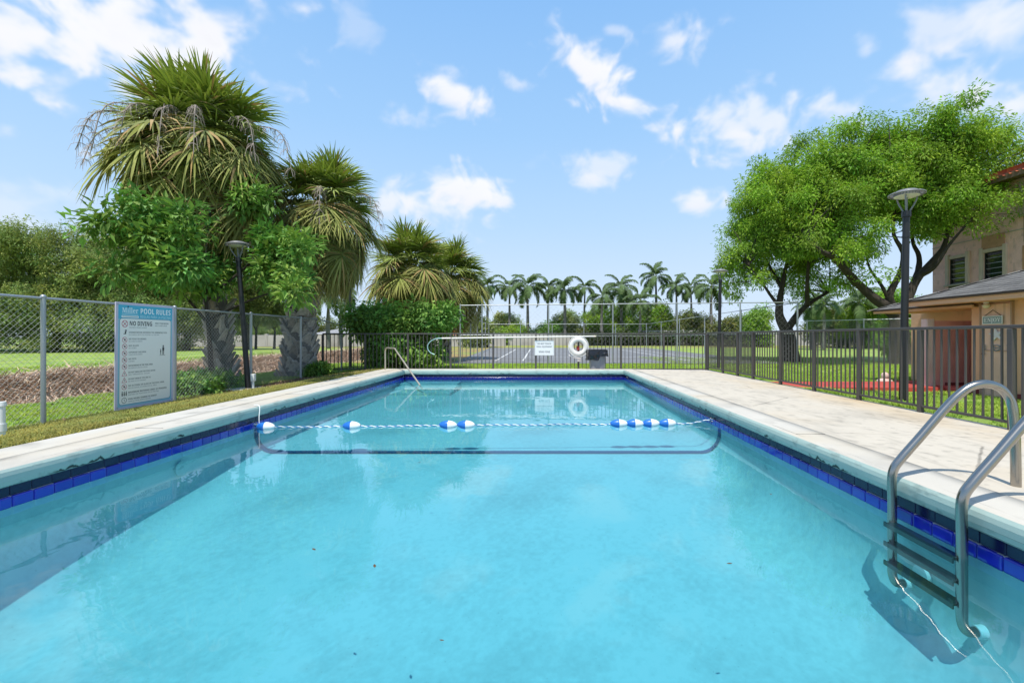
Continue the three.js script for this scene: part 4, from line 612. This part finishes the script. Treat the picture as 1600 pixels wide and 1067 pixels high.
{
  const vine = thing('climbing_vine', 'bright green big-leafed vine climbing the tall fan palm behind the lamp post', 'vine', onGround(322, 11.3)), b = vine.position, s = 11.3 / F, rel = (x, y, dz = 0) => at(x, y, 11.3 + dz).sub(b);
  const stems = [[[330, 585], [326, 520], [320, 450], [322, 380], [330, 320]], [[320, 500], [270, 440], [220, 385], [185, 345]], [[322, 470], [380, 420], [430, 380], [462, 350]], [[322, 440], [290, 380], [292, 320]], [[324, 500], [400, 465], [450, 450]], [[300, 450], [235, 430], [200, 420]]];
  stems.forEach((p, i) => { const pts = smooth(p.map(([x, y], k) => rel(x, y, i ? -0.4 * k / p.length : -0.25)), 16); part('stem', tube(pts, taper(16, i ? 0.035 : 0.06, 0.012), 7), M.bark, vine); });
  crown(vine, [[222, 348, 26, 18, -1.5], [194, 380, 22, 16, -1.5], [280, 402, 40, 28, -1.4], [376, 345, 22, 26, 0.6], [220, 415, 30, 20, -1.4], [298, 348, 15, 22, -1.3], [440, 384, 28, 30, 0.1], [438, 434, 32, 26, 0.1], [312, 440, 28, 20, -0.2], [245, 434, 32, 18, -1.2], [395, 318, 18, 18], [350, 415, 36, 26, 0.9], [466, 400, 16, 28, -0.5], [212, 318, 10, 12, -1.5], [246, 322, 9, 14, -1.4], [400, 306, 10, 10, 0.4], [178, 352, 12, 10, -1.6],  [270, 374, 26, 18, -1], [460, 445, 18, 20, -1.2]].map(([x, y, rx, ry, dz = 0]) => [rel(x, y, dz), rx * s, ry * s, 0.5]), 430, 'big', leafGloss, 401, { lobe: 0.42, lobes: 140, size: 0.85, yellow: 0.4, warp: 0.6, gap: -0.0 });
  const shrub = thing('leafy_shrub', 'big round-topped green shrub behind the far fence, below the bushy fan palms', 'shrub', onGround(625, 16.4)), b2 = shrub.position, s2 = 16.2 / F, rel2 = (x, y, dz = 0) => at(x, y, 16.2 + dz).sub(b2);
  [[-12, 560, -25, 515], [5, 555, 5, 505], [18, 560, 45, 500], [-4, 560, -50, 510]].forEach(([x, y, x1, y1]) => { const pts = smooth([V(x * 0.01, -0.1, 0), rel2(625 + x, y), rel2(625 + x1, y1)], 10); part('stem', tube(pts, taper(10, 0.05, 0.015), 7), M.bark, shrub); });
  crown(shrub, [[600, 510, 40, 22], [567, 502, 18, 20], [655, 505, 36, 20], [692, 494, 18, 14], [622, 545, 46, 18], [600, 490, 26, 11], [668, 556, 26, 14], [592, 562, 18, 14]].map(([x, y, rx, ry, dz = 0]) => [rel2(x, y, dz), rx * s2, ry * s2, 0.8]), 860, 'mid', leafGloss, 402, { lobe: 0.4, low: -1, lobes: 160, warp: 0.5, gap: -0.1 });
  crown(shrub, [[628, 538, 34, 30, 0.3]].map(([x, y, rx, ry, dz]) => [rel2(x, y, dz), rx * s2, ry * s2, 0.6]), 200, 'mid', leafDark, 403, { lobe: 0.42, low: -1 });
  const fern = (label, px, z, n, R, seed) => { const o = thing('low_plant', label, 'plant', onGround(px, z)); crown(o, [[V(0, 0.14, 0), R, 0.16, R * 0.7]], n, 'mid', leafGloss, seed, { lobe: 0.7, size: 0.6, low: -0.3 }); const g = []; for (let k = 0; k < 8; k++) { const a = k * 0.8; g.push(tube([V(0, 0, 0), V(Math.cos(a) * R * 0.5, 0.2, Math.sin(a) * R * 0.4)], [0.012, 0.005], 5)); } stuff(part('stems', g, M.bark, o)); };
  fern('low green leafy plants beside the rules sign, before the tall fan palm', 292, 9.9, 70, 0.65, 411); fern('low dark leafy plants in the shade between the lamp post and the palm trunk', 322, 10.9, 60, 0.6, 412); fern('small leafy sprouts by the base of the stout palm trunk', 497, 14.1, 30, 0.3, 413);
  const bush = (label, px, z, blobs, n, m, seed, kind = 'round') => { const o = thing('round_bush', label, 'bush', onGround(px, z)), sc = z / F; crown(o, blobs.map(([x, y, rx, ry]) => [at(x, y, z).sub(o.position), rx * sc, ry * sc, rx * sc]), n, kind, m, seed, { low: -1, size: 1.25, lobe: 0.4 }); part('trunk', cyl(0.15, 0.1, 1.2, 8, 0, -0.1, 0), M.bark, o); };
  bush('dark dome-shaped tree behind the wall between the first and second royal palms', 790, 70, [[790, 505, 20, 15], [790, 522, 17, 14]], 480, leafDark, 420);
  bush('bright green low bush behind the wall under the second royal palm', 803, 64, [[800, 520, 20, 10], [782, 526, 14, 7]], 300, leafBright, 421);
  bush('mid green bushes behind the wall between the third and fourth royal palms', 842, 65, [[835, 524, 16, 9], [855, 520, 18, 12]], 340, leafGloss, 422);
  bush('round dark green tree behind the wall, at the fifth royal palm', 884, 70, [[884, 502, 18, 13], [886, 520, 16, 14]], 440, leafDark, 423);
  bush('yellowish bush behind the wall just right of the fifth royal palm', 905, 66, [[900, 522, 16, 10], [918, 520, 12, 10]], 260, leafOlive, 424);
  bush('large bright green tree behind the wall, at the seventh and eighth royal palms', 955, 66, [[942, 498, 26, 18], [978, 488, 24, 18], [960, 515, 40, 18]], 1100, leafBright, 425);
  bush('large bright green tree behind the wall, at the ninth and tenth royal palms', 1022, 67, [[1018, 495, 28, 17], [1042, 500, 18, 16], [1020, 516, 40, 16]], 900, leafBright, 426);
  bush('olive scrub behind the wall from the eleventh royal palm to the lamp post', 1085, 64, [[1072, 508, 22, 18], [1100, 510, 24, 16], [1085, 524, 36, 12]], 700, leafOlive, 427);
  bush('pale green conical tree seen left of the forked tree trunk', 1184, 52, [[1182, 505, 18, 18], [1182, 525, 20, 16]], 420, leafBright, 428);
  bush('yellow green shrubs behind the far right fence, left of the pale conical tree', 1142, 54, [[1135, 515, 18, 12], [1155, 512, 18, 14], [1145, 528, 26, 12]], 500, leafOlive, 429);
  bush('yellow green shrubbery seen between the forked tree and the pool house roof', 1325, 50, [[1300, 505, 30, 22], [1340, 500, 34, 24], [1325, 522, 50, 16]], 900, leafOlive, 430);
  bush('bright green tree seen behind the largest tree trunk', 1365, 46, [[1362, 490, 26, 24], [1392, 478, 28, 24], [1378, 512, 44, 24]], 900, leafBright, 431);
  bush('green bush close behind the left corner of the pool house', 1424, 20, [[1424, 505, 14, 22], [1424, 535, 14, 22]], 220, leafBright, 432);
  bush('low dark hedge at the wall foot below the right half of the royal palm row', 1020, 60.5, [[930, 528, 24, 8], [975, 528, 28, 9], [1020, 527, 28, 9], [1065, 527, 28, 9], [1108, 526, 22, 9]], 800, mat([0.05, 0.08, 0.02], 0.9), 436);
  bush('dark hedge beside the left side of the court', 762, 50, [[735, 507, 14, 16], [750, 512, 14, 14], [742, 526, 22, 10]], 360, leafDark, 433);
  bush('distant tree line left of the two drooping palms, behind the white wall', 560, 70, [[540, 508, 22, 14], [575, 505, 24, 18], [610, 512, 26, 14], [480, 505, 40, 16]], 900, leafOlive, 434);
  bush('distant tree line behind the white wall, seen under the vine', 430, 75, [[440, 505, 40, 20], [390, 508, 40, 18], [340, 505, 40, 20]], 900, leafDark, 435);
}
// ---------------------------------------------------------------- grass and litter
{
  const tuft = (seed, h, n) => { const r = rng(seed), m = new MB(); for (let k = 0; k < n; k++) { const a = r() * 6.28, o = V((r() - 0.5) * 0.09, -0.01, (r() - 0.5) * 0.09), w = V(-Math.sin(a), 0, Math.cos(a)).multiplyScalar(0.0035), l = h * (0.5 + 0.8 * r()), q = o.clone().add(V(Math.cos(a) * l * 0.35, l * 0.7, Math.sin(a) * l * 0.35)), t = o.clone().add(V(Math.cos(a) * l * 0.8, l * 0.95, Math.sin(a) * l * 0.8)); m.quad(o.clone().sub(w), o.clone().add(w), q.clone().add(w.clone().multiplyScalar(0.7)), q.clone().sub(w.clone().multiplyScalar(0.7))); m.tri(q.clone().sub(w), q.clone().add(w), t); } return m.geo(); };
  const stripM = leafMat([0.27, 0.31, 0.075], 0.9, 0.35), field = (name, label, zones, h, m, seed, tint) => {
    const g = tuft(seed, h, 9), r = rng(seed), D = new THREE.Object3D(), list = [];
    for (const [x0, x1, d0, d1, den, ok] of zones) { const n = (x1 - x0) * (d1 - d0) * den; for (let k = 0; k < n; k++) { const x = lerp(x0, x1, r()), d = lerp(d0, d1, r()); if (inDeck(x, -d, -0.03) || (ok && !ok(x, d))) continue; const nn = fbm3(x * 0.9, d * 0.9, 3, 3); if (nn < -0.28) continue; D.position.set(x, groundY(x, -d), -d); D.rotation.set(0, r() * 6.28, 0); D.scale.setScalar((0.6 + 0.7 * r()) * (1 + nn * 0.6)); D.updateMatrix(); const b = 0.75 + 0.5 * r(), y = tint(x, d, r()) + nn * 0.4; list.push([D.matrix.clone(), new THREE.Color().setRGB(b * (1 + y), b, b * (1 - y * 0.5))]); } }
    const im = new THREE.InstancedMesh(g, m, list.length); im.name = numbered(name); list.forEach(([a, c], k) => { im.setMatrixAt(k, a); im.setColorAt(k, c); }); im.receiveShadow = true; stuff(im, label); scene.add(im);
  };
  const gm = leafMat([0.30, 0.44, 0.05], 0.9, 0.35);
  field('grass_strip', 'yellowing short grass between the pool deck and the chain link fence', [[-7.3, -5.0, 1.5, 14.6, 620, (x, d) => Math.hypot(x + 7.6, (d - 12) * 0.5) > 1.1]], 0.045, stripM, 501, (x, d, q) => 0.0 + 0.32 * q);
  field('lawn_grass', 'bright green lawn outside the pool fences', [[-9.8, -7.25, 3, 20, 300], [5.7, 13, 4.5, 15, 230, (x, d) => !(d > 9.6 && d < 11.5 && x < 10.6) && !(x > 9.0 && d < 9.8)], [5.7, 17, 15, 26, 70], [-7, 5.7, 14.9, 19.6, 230], [-18, -13.8, 5, 30, 60]], 0.058, gm, 502, (x, d, q) => 0.05 * q - 0.02);
  // dead stalks on the ditch bank
  const r = rng(510), D = new THREE.Object3D(), st = new MB(); for (let k = 0; k < 12; k++) { const a = r() * 6.28, o = V((r() - 0.5) * 0.35, 0.02, (r() - 0.5) * 0.35), t = o.clone().add(V(Math.cos(a) * 0.3, (r() - 0.2) * 0.16, Math.sin(a) * 0.3)), w = V(-Math.sin(a), 0.3, Math.cos(a)).multiplyScalar(0.006); st.quad(o.clone().sub(w), o.clone().add(w), t.clone().add(w), t.clone().sub(w)); }
  const L = []; for (let k = 0; k < 16000; k++) { const x = lerp(-14.8, -9.4, r()), d = lerp(3, 40, r()); if (isBank(x, -d) < 0.5) continue; D.position.set(x, groundY(x, -d), -d); D.rotation.set((r() - 0.5) * 0.6, r() * 6.28, (r() - 0.5) * 0.6); D.scale.setScalar(0.5 + 0.9 * r()); D.updateMatrix(); const b = 0.45 + 0.8 * r(); L.push([D.matrix.clone(), new THREE.Color().setRGB(b, b * (0.9 + 0.1 * r()), b * 0.9)]); }
  const im = new THREE.InstancedMesh(st.geo(), mat([0.55, 0.43, 0.33], 0.9), L.length); im.name = 'dry_brush'; L.forEach(([a, c], k) => { im.setMatrixAt(k, a); im.setColorAt(k, c); }); stuff(im, 'dry brown cut brush covering the bank of the ditch'); scene.add(im);
  const lg = new MB(); lg.quad(V(-0.05, 0.012, 0), V(0, 0.0, 0.022), V(0.06, 0.018, 0), V(0, 0.004, -0.022)); const LL = [];
  for (let k = 0; k < 5200; k++) { const c = k % 3 ? [-7.7, 11.3, 1.6, 2.6] : [-6.6, 13.2, 1.1, 1.2], g2 = () => (r() + r() + r() - 1.5) * 1.3, x = c[0] + g2() * c[2], d = c[1] + g2() * c[3]; if (inDeck(x, -d, -0.02)) { if (r() < 0.94) continue; } D.position.set(x, inDeck(x, -d, 0) ? -0.03 : groundY(x, -d) + 0.01, -d); D.rotation.set((r() - 0.5), r() * 6.28, (r() - 0.5)); D.scale.setScalar(0.5 + 0.8 * r()); D.updateMatrix(); const b = 0.4 + r(); LL.push([D.matrix.clone(), new THREE.Color().setRGB(b, b * (0.85 + 0.25 * r()), b)]); }
  const li = new THREE.InstancedMesh(lg.geo(), mat([0.20, 0.13, 0.07], 0.9), LL.length); li.name = 'leaf_litter'; LL.forEach(([a, c], k) => { li.setMatrixAt(k, a); li.setColorAt(k, c); }); stuff(li, 'brown fallen leaves under the palms beside the left deck'); scene.add(li);
}
// ---------------------------------------------------------------- pool house
M.peach = mat([0.78, 0.44, 0.26], 0.85, { map: tWall, bumpMap: tStucco, bumpScale: 0.006 });
M.pink = mat([0.68, 0.29, 0.24], 0.85, { map: tWall, bumpMap: tStucco, bumpScale: 0.006 });
M.palePink = mat([0.74, 0.52, 0.46], 0.85, { map: tWall, bumpMap: tStucco, bumpScale: 0.006 });
M.redPaint = mat([0.50, 0.07, 0.05], 0.7, { map: tConcrete });
M.rotWood = mat([0.075, 0.05, 0.035], 0.9, { map: tBark });
{
  const path = struct('path', null);
  const slab = (x0, x1, d0, d1, y, h) => part('slab', rbox(x1 - x0, h, d1 - d0, 0.012, (x0 + x1) / 2, y - h / 2, -(d0 + d1) / 2), M.redPaint, path);
  slab(5.78, 7.4, 9.95, 11.2, -0.12, 0.2); slab(7.41, 9.0, 9.9, 11.2, -0.12, 0.2); slab(9.01, 10.4, 9.6, 11.3, -0.10, 0.2);
  const h = thing('pool_house', 'peach painted pool house with low grey shingle roof beside the right fence', 'building', V(0, 0, 0));
  const y0 = -0.3;
  part('wall', box(0.2, 2.05, 7.6, 9.32, y0 + 1.02, -5.72), M.peach, h);                       // wall with the door, facing the pool
  part('wall', box(1.2, 2.0, 0.18, 10.02, y0 + 1.0, -9.43), M.palePink, h);
  part('back_wall', box(0.18, 2.02, 2.9, 10.45, y0 + 1.01, -10.98), M.peach, h);
  part('end_wall', box(4.2, 2.0, 0.18, 12.64, y0 + 1.0, -12.35), M.peach, h);
  part('privacy_wall', rbox(1.45, 1.66, 0.14, 0.01, 9.7, y0 + 0.83, -10.25), M.pink, h);
  part('privacy_wall_end', rbox(0.16, 1.7, 0.18, 0.01, 8.92, y0 + 0.85, -10.25), M.palePink, h);
  part('plinth', [box(0.04, 0.2, 7.64, 9.2, y0 + 0.1, -5.74), box(1.3, 0.12, 0.04, 9.9, y0 + 0.2, -10.16)], mat([0.17, 0.022, 0.02], 0.8), h);
  // roofs: hipped, in courses of shingles
  const tan = 0.39, roof = (X, Y, zf, zn, depth, courses, fascia) => {
    const under = new MB(), a = V(X, Y, zf), b = V(X, Y, zn), c = V(X + depth, Y + depth * tan, zn), d = V(X + depth, Y + depth * tan, zf + depth), e = V(X + depth * 2, Y, zf);
    under.quad(a, b, c, d); under.tri(a, d, e);
    const rf = part('roof', under.geo(), M.rotWood, h), rs = rng(X * 100 | 0);
    const cm = [0.13, 0.15, 0.17, 0.19].map((v) => mat([v * 1.05, v, v * 0.93], 0.95, { map: tSpeck, bumpMap: tSpeck, bumpScale: 0.004 }));
    const sh = box(0.155, 0.008, 0.30, 0.075, 0.008, 0), run = 0.13;
    const nrm = Math.atan(tan); let cnt = 0;
    for (let k = 0; k < courses; k++) { const x = X + k * run, yy = Y + (x - X) * tan, z0 = zf + k * run; for (let z = z0 - (k % 2 ? 0.15 : 0); z < zn && cnt < 298; z += 0.305) { const zz = Math.max(z, z0 + 0.02); cnt++; const s = part('shingle', sh, cm[rs() * 4 | 0], rf); s.position.set(x - 0.01, yy + 0.002, zz + 0.15); s.rotation.z = nrm - 0.035 + (rs() - 0.5) * 0.02; } }
    const hipN = Math.round(courses * run / 0.15); for (let k = 0; k < hipN; k++) { const s = part('hip_cap', box(0.26, 0.014, 0.16), k % 2 ? cm[3] : mat([0.42, 0.40, 0.37], 0.9), rf); const t = k * 0.15; s.position.set(X + t, Y + t * tan + 0.022, zf + t); s.rotation.set(0, -Math.PI / 4, 0.28, 'YXZ'); }
    part('fascia', [box(0.03, fascia, zn - zf, X + 0.02, Y - fascia / 2 - 0.035, (zf + zn) / 2)], M.peach, rf);
    part('drip_edge', [box(0.05, 0.035, zn - zf + 0.04, X - 0.005, Y - 0.018, (zf + zn) / 2)], M.rotWood, rf);
    part('soffit', box(depth * 0.7, 0.02, zn - zf - 0.1, X + 0.03 + depth * 0.35, Y - fascia - 0.02, (zf + zn) / 2 - 0.02), M.peach, rf);
    return rf;
  };
  roof(8.68, 1.835, -10.5, -2.0, 1.9, 13, 0.10);
  roof(9.02, 1.70, -12.05, -9.3, 1.5, 10, 0.055);
  const dr = part('door', rbox(0.05, 1.94, 0.58, 0.01, 9.2, y0 + 0.99, -8.98), mat([0.78, 0.50, 0.36], 0.6, { map: tWall }), h);
  part('frame', [box(0.07, 2.0, 0.03, 9.2, y0 + 1.0, -9.285), box(0.07, 2.0, 0.03, 9.2, y0 + 1.0, -8.675), box(0.07, 0.03, 0.64, 9.2, y0 + 2.005, -8.98)], mat([0.40, 0.25, 0.17], 0.7), dr);
  part('cross_rail', box(0.02, 0.015, 0.5, 9.168, y0 + 1.02, -8.98), mat([0.40, 0.25, 0.17], 0.7), dr);
  part('handle', new THREE.SphereGeometry(0.03, 12, 8).translate(9.15, y0 + 0.95, -9.2), M.steel, dr);
  const lamp = thing('floodlight', 'small round floodlight under the eave of the pool house above the door', 'lamp', V(9.13, 1.655, -9.12)); part('mount', cyl(0.04, 0.05, 0.05, 12, 0, 0.02, 0), M.white, lamp); part('bulb', new THREE.SphereGeometry(0.06, 16, 10).scale(1, 0.85, 1).translate(-0.03, -0.03, 0.03), mat([0.75, 0.68, 0.55], 0.3), lamp);
  const t = canvasTex(512, 220, (g, w, hh) => { g.fillStyle = '#8ea39f'; g.fillRect(0, 0, w, hh); g.fillStyle = '#7d918d'; for (let i = 0; i < 5; i++) g.fillRect(0, i * 45, w, 4); g.strokeStyle = '#e8e8e2'; g.lineWidth = 16; g.strokeRect(8, 8, w - 16, hh - 16); g.fillStyle = '#eef2f0'; g.strokeStyle = '#2f4f5c'; g.lineWidth = 12; g.font = 'bold 150px serif'; g.textAlign = 'center'; g.save(); g.translate(w / 2, 160); g.scale(0.86, 1); g.strokeText('ENJOY', 0, 0); g.fillText('ENJOY', 0, 0); g.restore(); });
  const sg = thing('enjoy_sign', 'little weathered plank reading ENJOY hung by a cord on the pool house door', 'sign', V(9.15, 1.335, -9.01), -Math.PI / 2);
  part('board', rbox(0.40, 0.17, 0.02, 0.004), mat([0.5, 0.5, 0.47], 0.7), sg); part('printed_face', new THREE.PlaneGeometry(0.395, 0.165).translate(0, 0, 0.0125), mat([0.95, 0.95, 0.95], 0.7, { map: t }), sg);
  part('cord', tube([V(-0.17, 0.08, 0), V(0, 0.20, -0.005), V(0.17, 0.08, 0)], [0.006, 0.006, 0.006], 5), M.rotWood, sg);
  const star = new THREE.Shape(); for (let k = 0; k < 10; k++) { const a = k / 10 * Math.PI * 2 + 0.5, q = k % 2 ? 0.05 : 0.15; k ? star.lineTo(Math.cos(a) * q, Math.sin(a) * q) : star.moveTo(Math.cos(a) * q, Math.sin(a) * q); }
  const ex = (s, d) => new THREE.ExtrudeGeometry(s, { depth: d, bevelEnabled: true, bevelSize: 0.008, bevelThickness: 0.008, bevelSegments: 1, curveSegments: 10 }).rotateY(-Math.PI / 2);
  const st = top('starfish_decoration', ex(star, 0.012), mat([0.62, 0.60, 0.58], 0.8), 'white starfish ornament on the pool house door below the ENJOY sign', 'wall ornament'); st.position.set(9.16, 1.04, -8.94);
  const crab = new THREE.Shape(); crab.absellipse(0, 0, 0.085, 0.06, 0, 7); for (const [z, nm] of [[-9.09, 'left'], [-8.8, 'right']]) { const legs = [ex(crab, 0.012)]; for (const s of [-1, 1]) for (let k = 0; k < 3; k++) legs.push(tube([V(0, (k - 1) * 0.03, s * 0.07), V(-0.01, (k - 1) * 0.06 - 0.02, s * 0.14)], [0.01, 0.006], 5)); const c = top('sea_creature_ornament', legs, mat([0.10, 0.20, 0.26], 0.7), `dark blue sea creature ornament, ${nm} one of two on the lower pool house door`, 'wall ornament', 'sea creature ornaments on the pool house door'); c.position.set(9.16, 0.79, z); }
  const gp = thing('garden_stones', 'two small pale pink stones stacked on the lawn behind the right fence', 'stones', onGround(1383, 11.6)); part('stone', new THREE.DodecahedronGeometry(0.14, 1).scale(1.4, 0.6, 1).translate(0, 0.06, 0), M.palePink, gp); part('stone', new THREE.DodecahedronGeometry(0.09, 1).scale(1, 1.1, 1).translate(0.01, 0.2, 0), M.palePink, gp);
}
// ---------------------------------------------------------------- the tall building behind the large tree
{
  const b = thing('apartment_building', 'tan pink apartment building with dark louvred windows behind the largest tree', 'building', V(0, 0, 0));
  const X = 19.35, zf = -21.95, zn = -9.5, yb = -0.3, yt = 7.35, wallM = mat([0.86, 0.52, 0.50], 0.9, { map: tWall, bumpMap: tStucco, bumpScale: 0.025 });
  const wins = [[-20.62, 4.02], [-19.0, 4.02], [-20.62, 6.6], [-19.0, 6.6], [-15.4, 4.02], [-17.35, 6.45]].map(([z, y]) => ({ z, y, w: 0.84, h: 1.2 }));   // window middle height
  const s = new THREE.Shape([new THREE.Vector2(zf, yb), new THREE.Vector2(zn, yb), new THREE.Vector2(zn, yt), new THREE.Vector2(zf, yt)]);
  const cutHole = (z, y, w, h) => s.holes.push(new THREE.Path([new THREE.Vector2(z - w / 2, y - h / 2), new THREE.Vector2(z - w / 2, y + h / 2), new THREE.Vector2(z + w / 2, y + h / 2), new THREE.Vector2(z + w / 2, y - h / 2)]));
  wins.slice(0, 2).concat(wins.slice(4)).forEach((w) => cutHole(w.z, w.y + 0.0, w.w, w.h));
  const face = new THREE.ExtrudeGeometry(s, { depth: 0.25, bevelEnabled: false }).rotateY(-Math.PI / 2).translate(X + 0.25, 0, 0);
  part('front_wall', face, wallM, b);
  part('side_wall', box(9, yt - yb, 0.25, X + 4.78, (yt + yb) / 2, zf + 0.125), wallM, b); part('rear_wall', box(0.25, yt - yb, zn - zf, X + 9.2, (yt + yb) / 2, (zf + zn) / 2), wallM, b); part('near_wall', box(9, yt - yb, 0.25, X + 4.78, (yt + yb) / 2, zn - 0.13), wallM, b);
  part('floor_slab', [box(8.6, 0.2, zn - zf - 0.6, X + 4.65, 5.3, (zf + zn) / 2), box(8.6, 0.2, zn - zf - 0.6, X + 4.65, 2.6, (zf + zn) / 2)], M.concrete, b);
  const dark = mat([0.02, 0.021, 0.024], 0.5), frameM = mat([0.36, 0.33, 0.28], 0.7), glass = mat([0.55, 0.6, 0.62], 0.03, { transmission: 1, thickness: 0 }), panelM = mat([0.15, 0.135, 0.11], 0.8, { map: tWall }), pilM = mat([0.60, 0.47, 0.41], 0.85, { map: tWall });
  wins.slice(0, 2).concat(wins.slice(4)).forEach(({ z, y, w, h }) => {
    const f = part('window', [box(0.08, h + 0.02, 0.05, X + 0.06, y, z - w / 2 + 0.022), box(0.08, h + 0.02, 0.05, X + 0.06, y, z + w / 2 - 0.022), box(0.08, 0.05, w - 0.1, X + 0.06, y + h / 2 - 0.022, z), box(0.08, 0.05, w - 0.1, X + 0.06, y - h / 2 + 0.022, z)], dark, b);
    for (let k = 0; k < 5; k++) { const g = part('louvre', box(0.012, 0.2, w - 0.11, 0, 0, 0), glass, f); g.position.set(X + 0.07, y - h / 2 + 0.15 + k * 0.225, z); g.rotation.z = 0.35; part('louvre_bar', box(0.03, 0.018, w - 0.11, X + 0.05, y - h / 2 + 0.05 + k * 0.225, z), M.galv, f); }
    part('dark_backing', box(0.02, h, w, X + 0.3, y, z), mat([0.05, 0.05, 0.055], 0.8), f);  // dark sheet behind the louvres, in place of the room inside
    part('sill', rbox(0.16, 0.06, w + 0.36, 0.01, X - 0.06, y - h / 2 - 0.03, z), frameM, f);
    part('pilaster', box(0.1, h + 0.25, 0.13, X - 0.045, y + 0.1, z - w / 2 - 0.075), pilM, f); part('pilaster', box(0.1, h + 0.25, 0.13, X - 0.045, y + 0.1, z + w / 2 + 0.075), pilM, f);
    part('head_board', box(0.07, 0.14, w, X - 0.03, y + h / 2 + 0.07, z), pilM, f);
    part('under_panel', box(0.04, 1.0, w + 0.06, X - 0.018, y - h / 2 - 0.57, z), panelM, f); part('painted_shadow_gap', box(0.05, 0.14, w, X - 0.022, y - h / 2 - 1.16, z), dark, f);  // sill shadow painted into the dark panel; the strip below is painted shadow
  });
  part('wall_panel', [box(0.04, 1.25, 1.1, X - 0.02, 4.0, -17.3)], mat([0.50, 0.25, 0.145], 0.9, { map: tWall }), b); part('wall_panel', [box(0.04, 0.55, 0.95, X - 0.02, 5.05, -19.02)], mat([0.50, 0.27, 0.18], 0.9, { map: tWall }), b);
  part('string_course', [box(0.03, 0.035, zn - zf, X - 0.014, 2.36, (zf + zn) / 2), box(0.03, 0.03, zn - zf, X - 0.012, 5.3, (zf + zn) / 2)], frameM, b);
  const rf = part('roof', [box(10.2, 0.16, zn - zf + 1.2, X + 4.4, yt + 0.08, (zf + zn) / 2), box(0.04, 0.22, zn - zf + 1.24, X - 0.72, yt + 0.02, (zf + zn) / 2)], mat([0.2, 0.13, 0.09], 0.8), b), tm = [[0.46, 0.11, 0.045], [0.38, 0.085, 0.04], [0.52, 0.15, 0.07]].map((c) => mat(c, 0.8)), rs = rng(8);
  const tg = new THREE.CylinderGeometry(0.11, 0.12, 0.5, 8, 1, true, 0, Math.PI).rotateX(Math.PI / 2).rotateY(Math.PI / 2).rotateZ(0.32);
  for (let k = 0; k < 5; k++) for (let z = zf - 0.4; z < -14; z += 0.24) { if (k > 3) continue; const t = part('roof_tile', tg, tm[rs() * 3 | 0], rf); t.position.set(X - 0.6 + k * 0.42, yt + 0.24 + k * 0.14, z); t.rotation.y = (rs() - 0.5) * 0.04; }
}
// ---------------------------------------------------------------- far houses behind the wall
{
  const house = (label, px, z, w, d, wallH, roofH, wallC, roofC) => {
    const p = onGround(px, z), h = thing('house', label, 'house', p); part('wall', box(w, wallH, d, 0, wallH / 2, 0), mat(wallC, 0.9, { map: tWall }), h);
    const m = new MB(), W = w / 2 + 0.5, D = d / 2 + 0.5, r = [V(-W, wallH, D), V(W, wallH, D), V(W, wallH, -D), V(-W, wallH, -D)], a = V(-W + D, wallH + roofH, 0), b = V(W - D, wallH + roofH, 0); m.quad(r[0], r[1], b, a); m.quad(r[2], r[3], a, b); m.tri(r[1], r[2], b); m.tri(r[3], r[0], a); m.quad(r[3], r[2], r[1], r[0]);
    part('roof', m.geo(), mat(roofC, 0.9), h);
    for (const x of [-w * 0.28, w * 0.05, w * 0.32]) { const f = part('window', box(1.3, 1.0, 0.06, x, wallH * 0.55, d / 2 + 0.02), mat([0.05, 0.06, 0.07], 0.15), h); part('frame', [box(1.4, 0.07, 0.08, x, wallH * 0.55 + 0.53, d / 2 + 0.03), box(1.4, 0.07, 0.08, x, wallH * 0.55 - 0.53, d / 2 + 0.03)], M.white, f); }
  };
  house('low grey-roofed house far behind the lamp post at the left end of the far fence', 566, 66, 11, 7, 1.6, 1.1, [0.5, 0.48, 0.46], [0.30, 0.30, 0.31]);
  house('terracotta-roofed house far behind the bushy fan palms', 700, 72, 12, 8, 1.4, 1.1, [0.6, 0.5, 0.4], [0.55, 0.15, 0.05]);
  house('pale low house far behind the young trees on the far lawn', 420, 80, 14, 8, 2.2, 1.0, [0.6, 0.56, 0.54], [0.42, 0.36, 0.33]);
}
renderer.render(scene, camera);
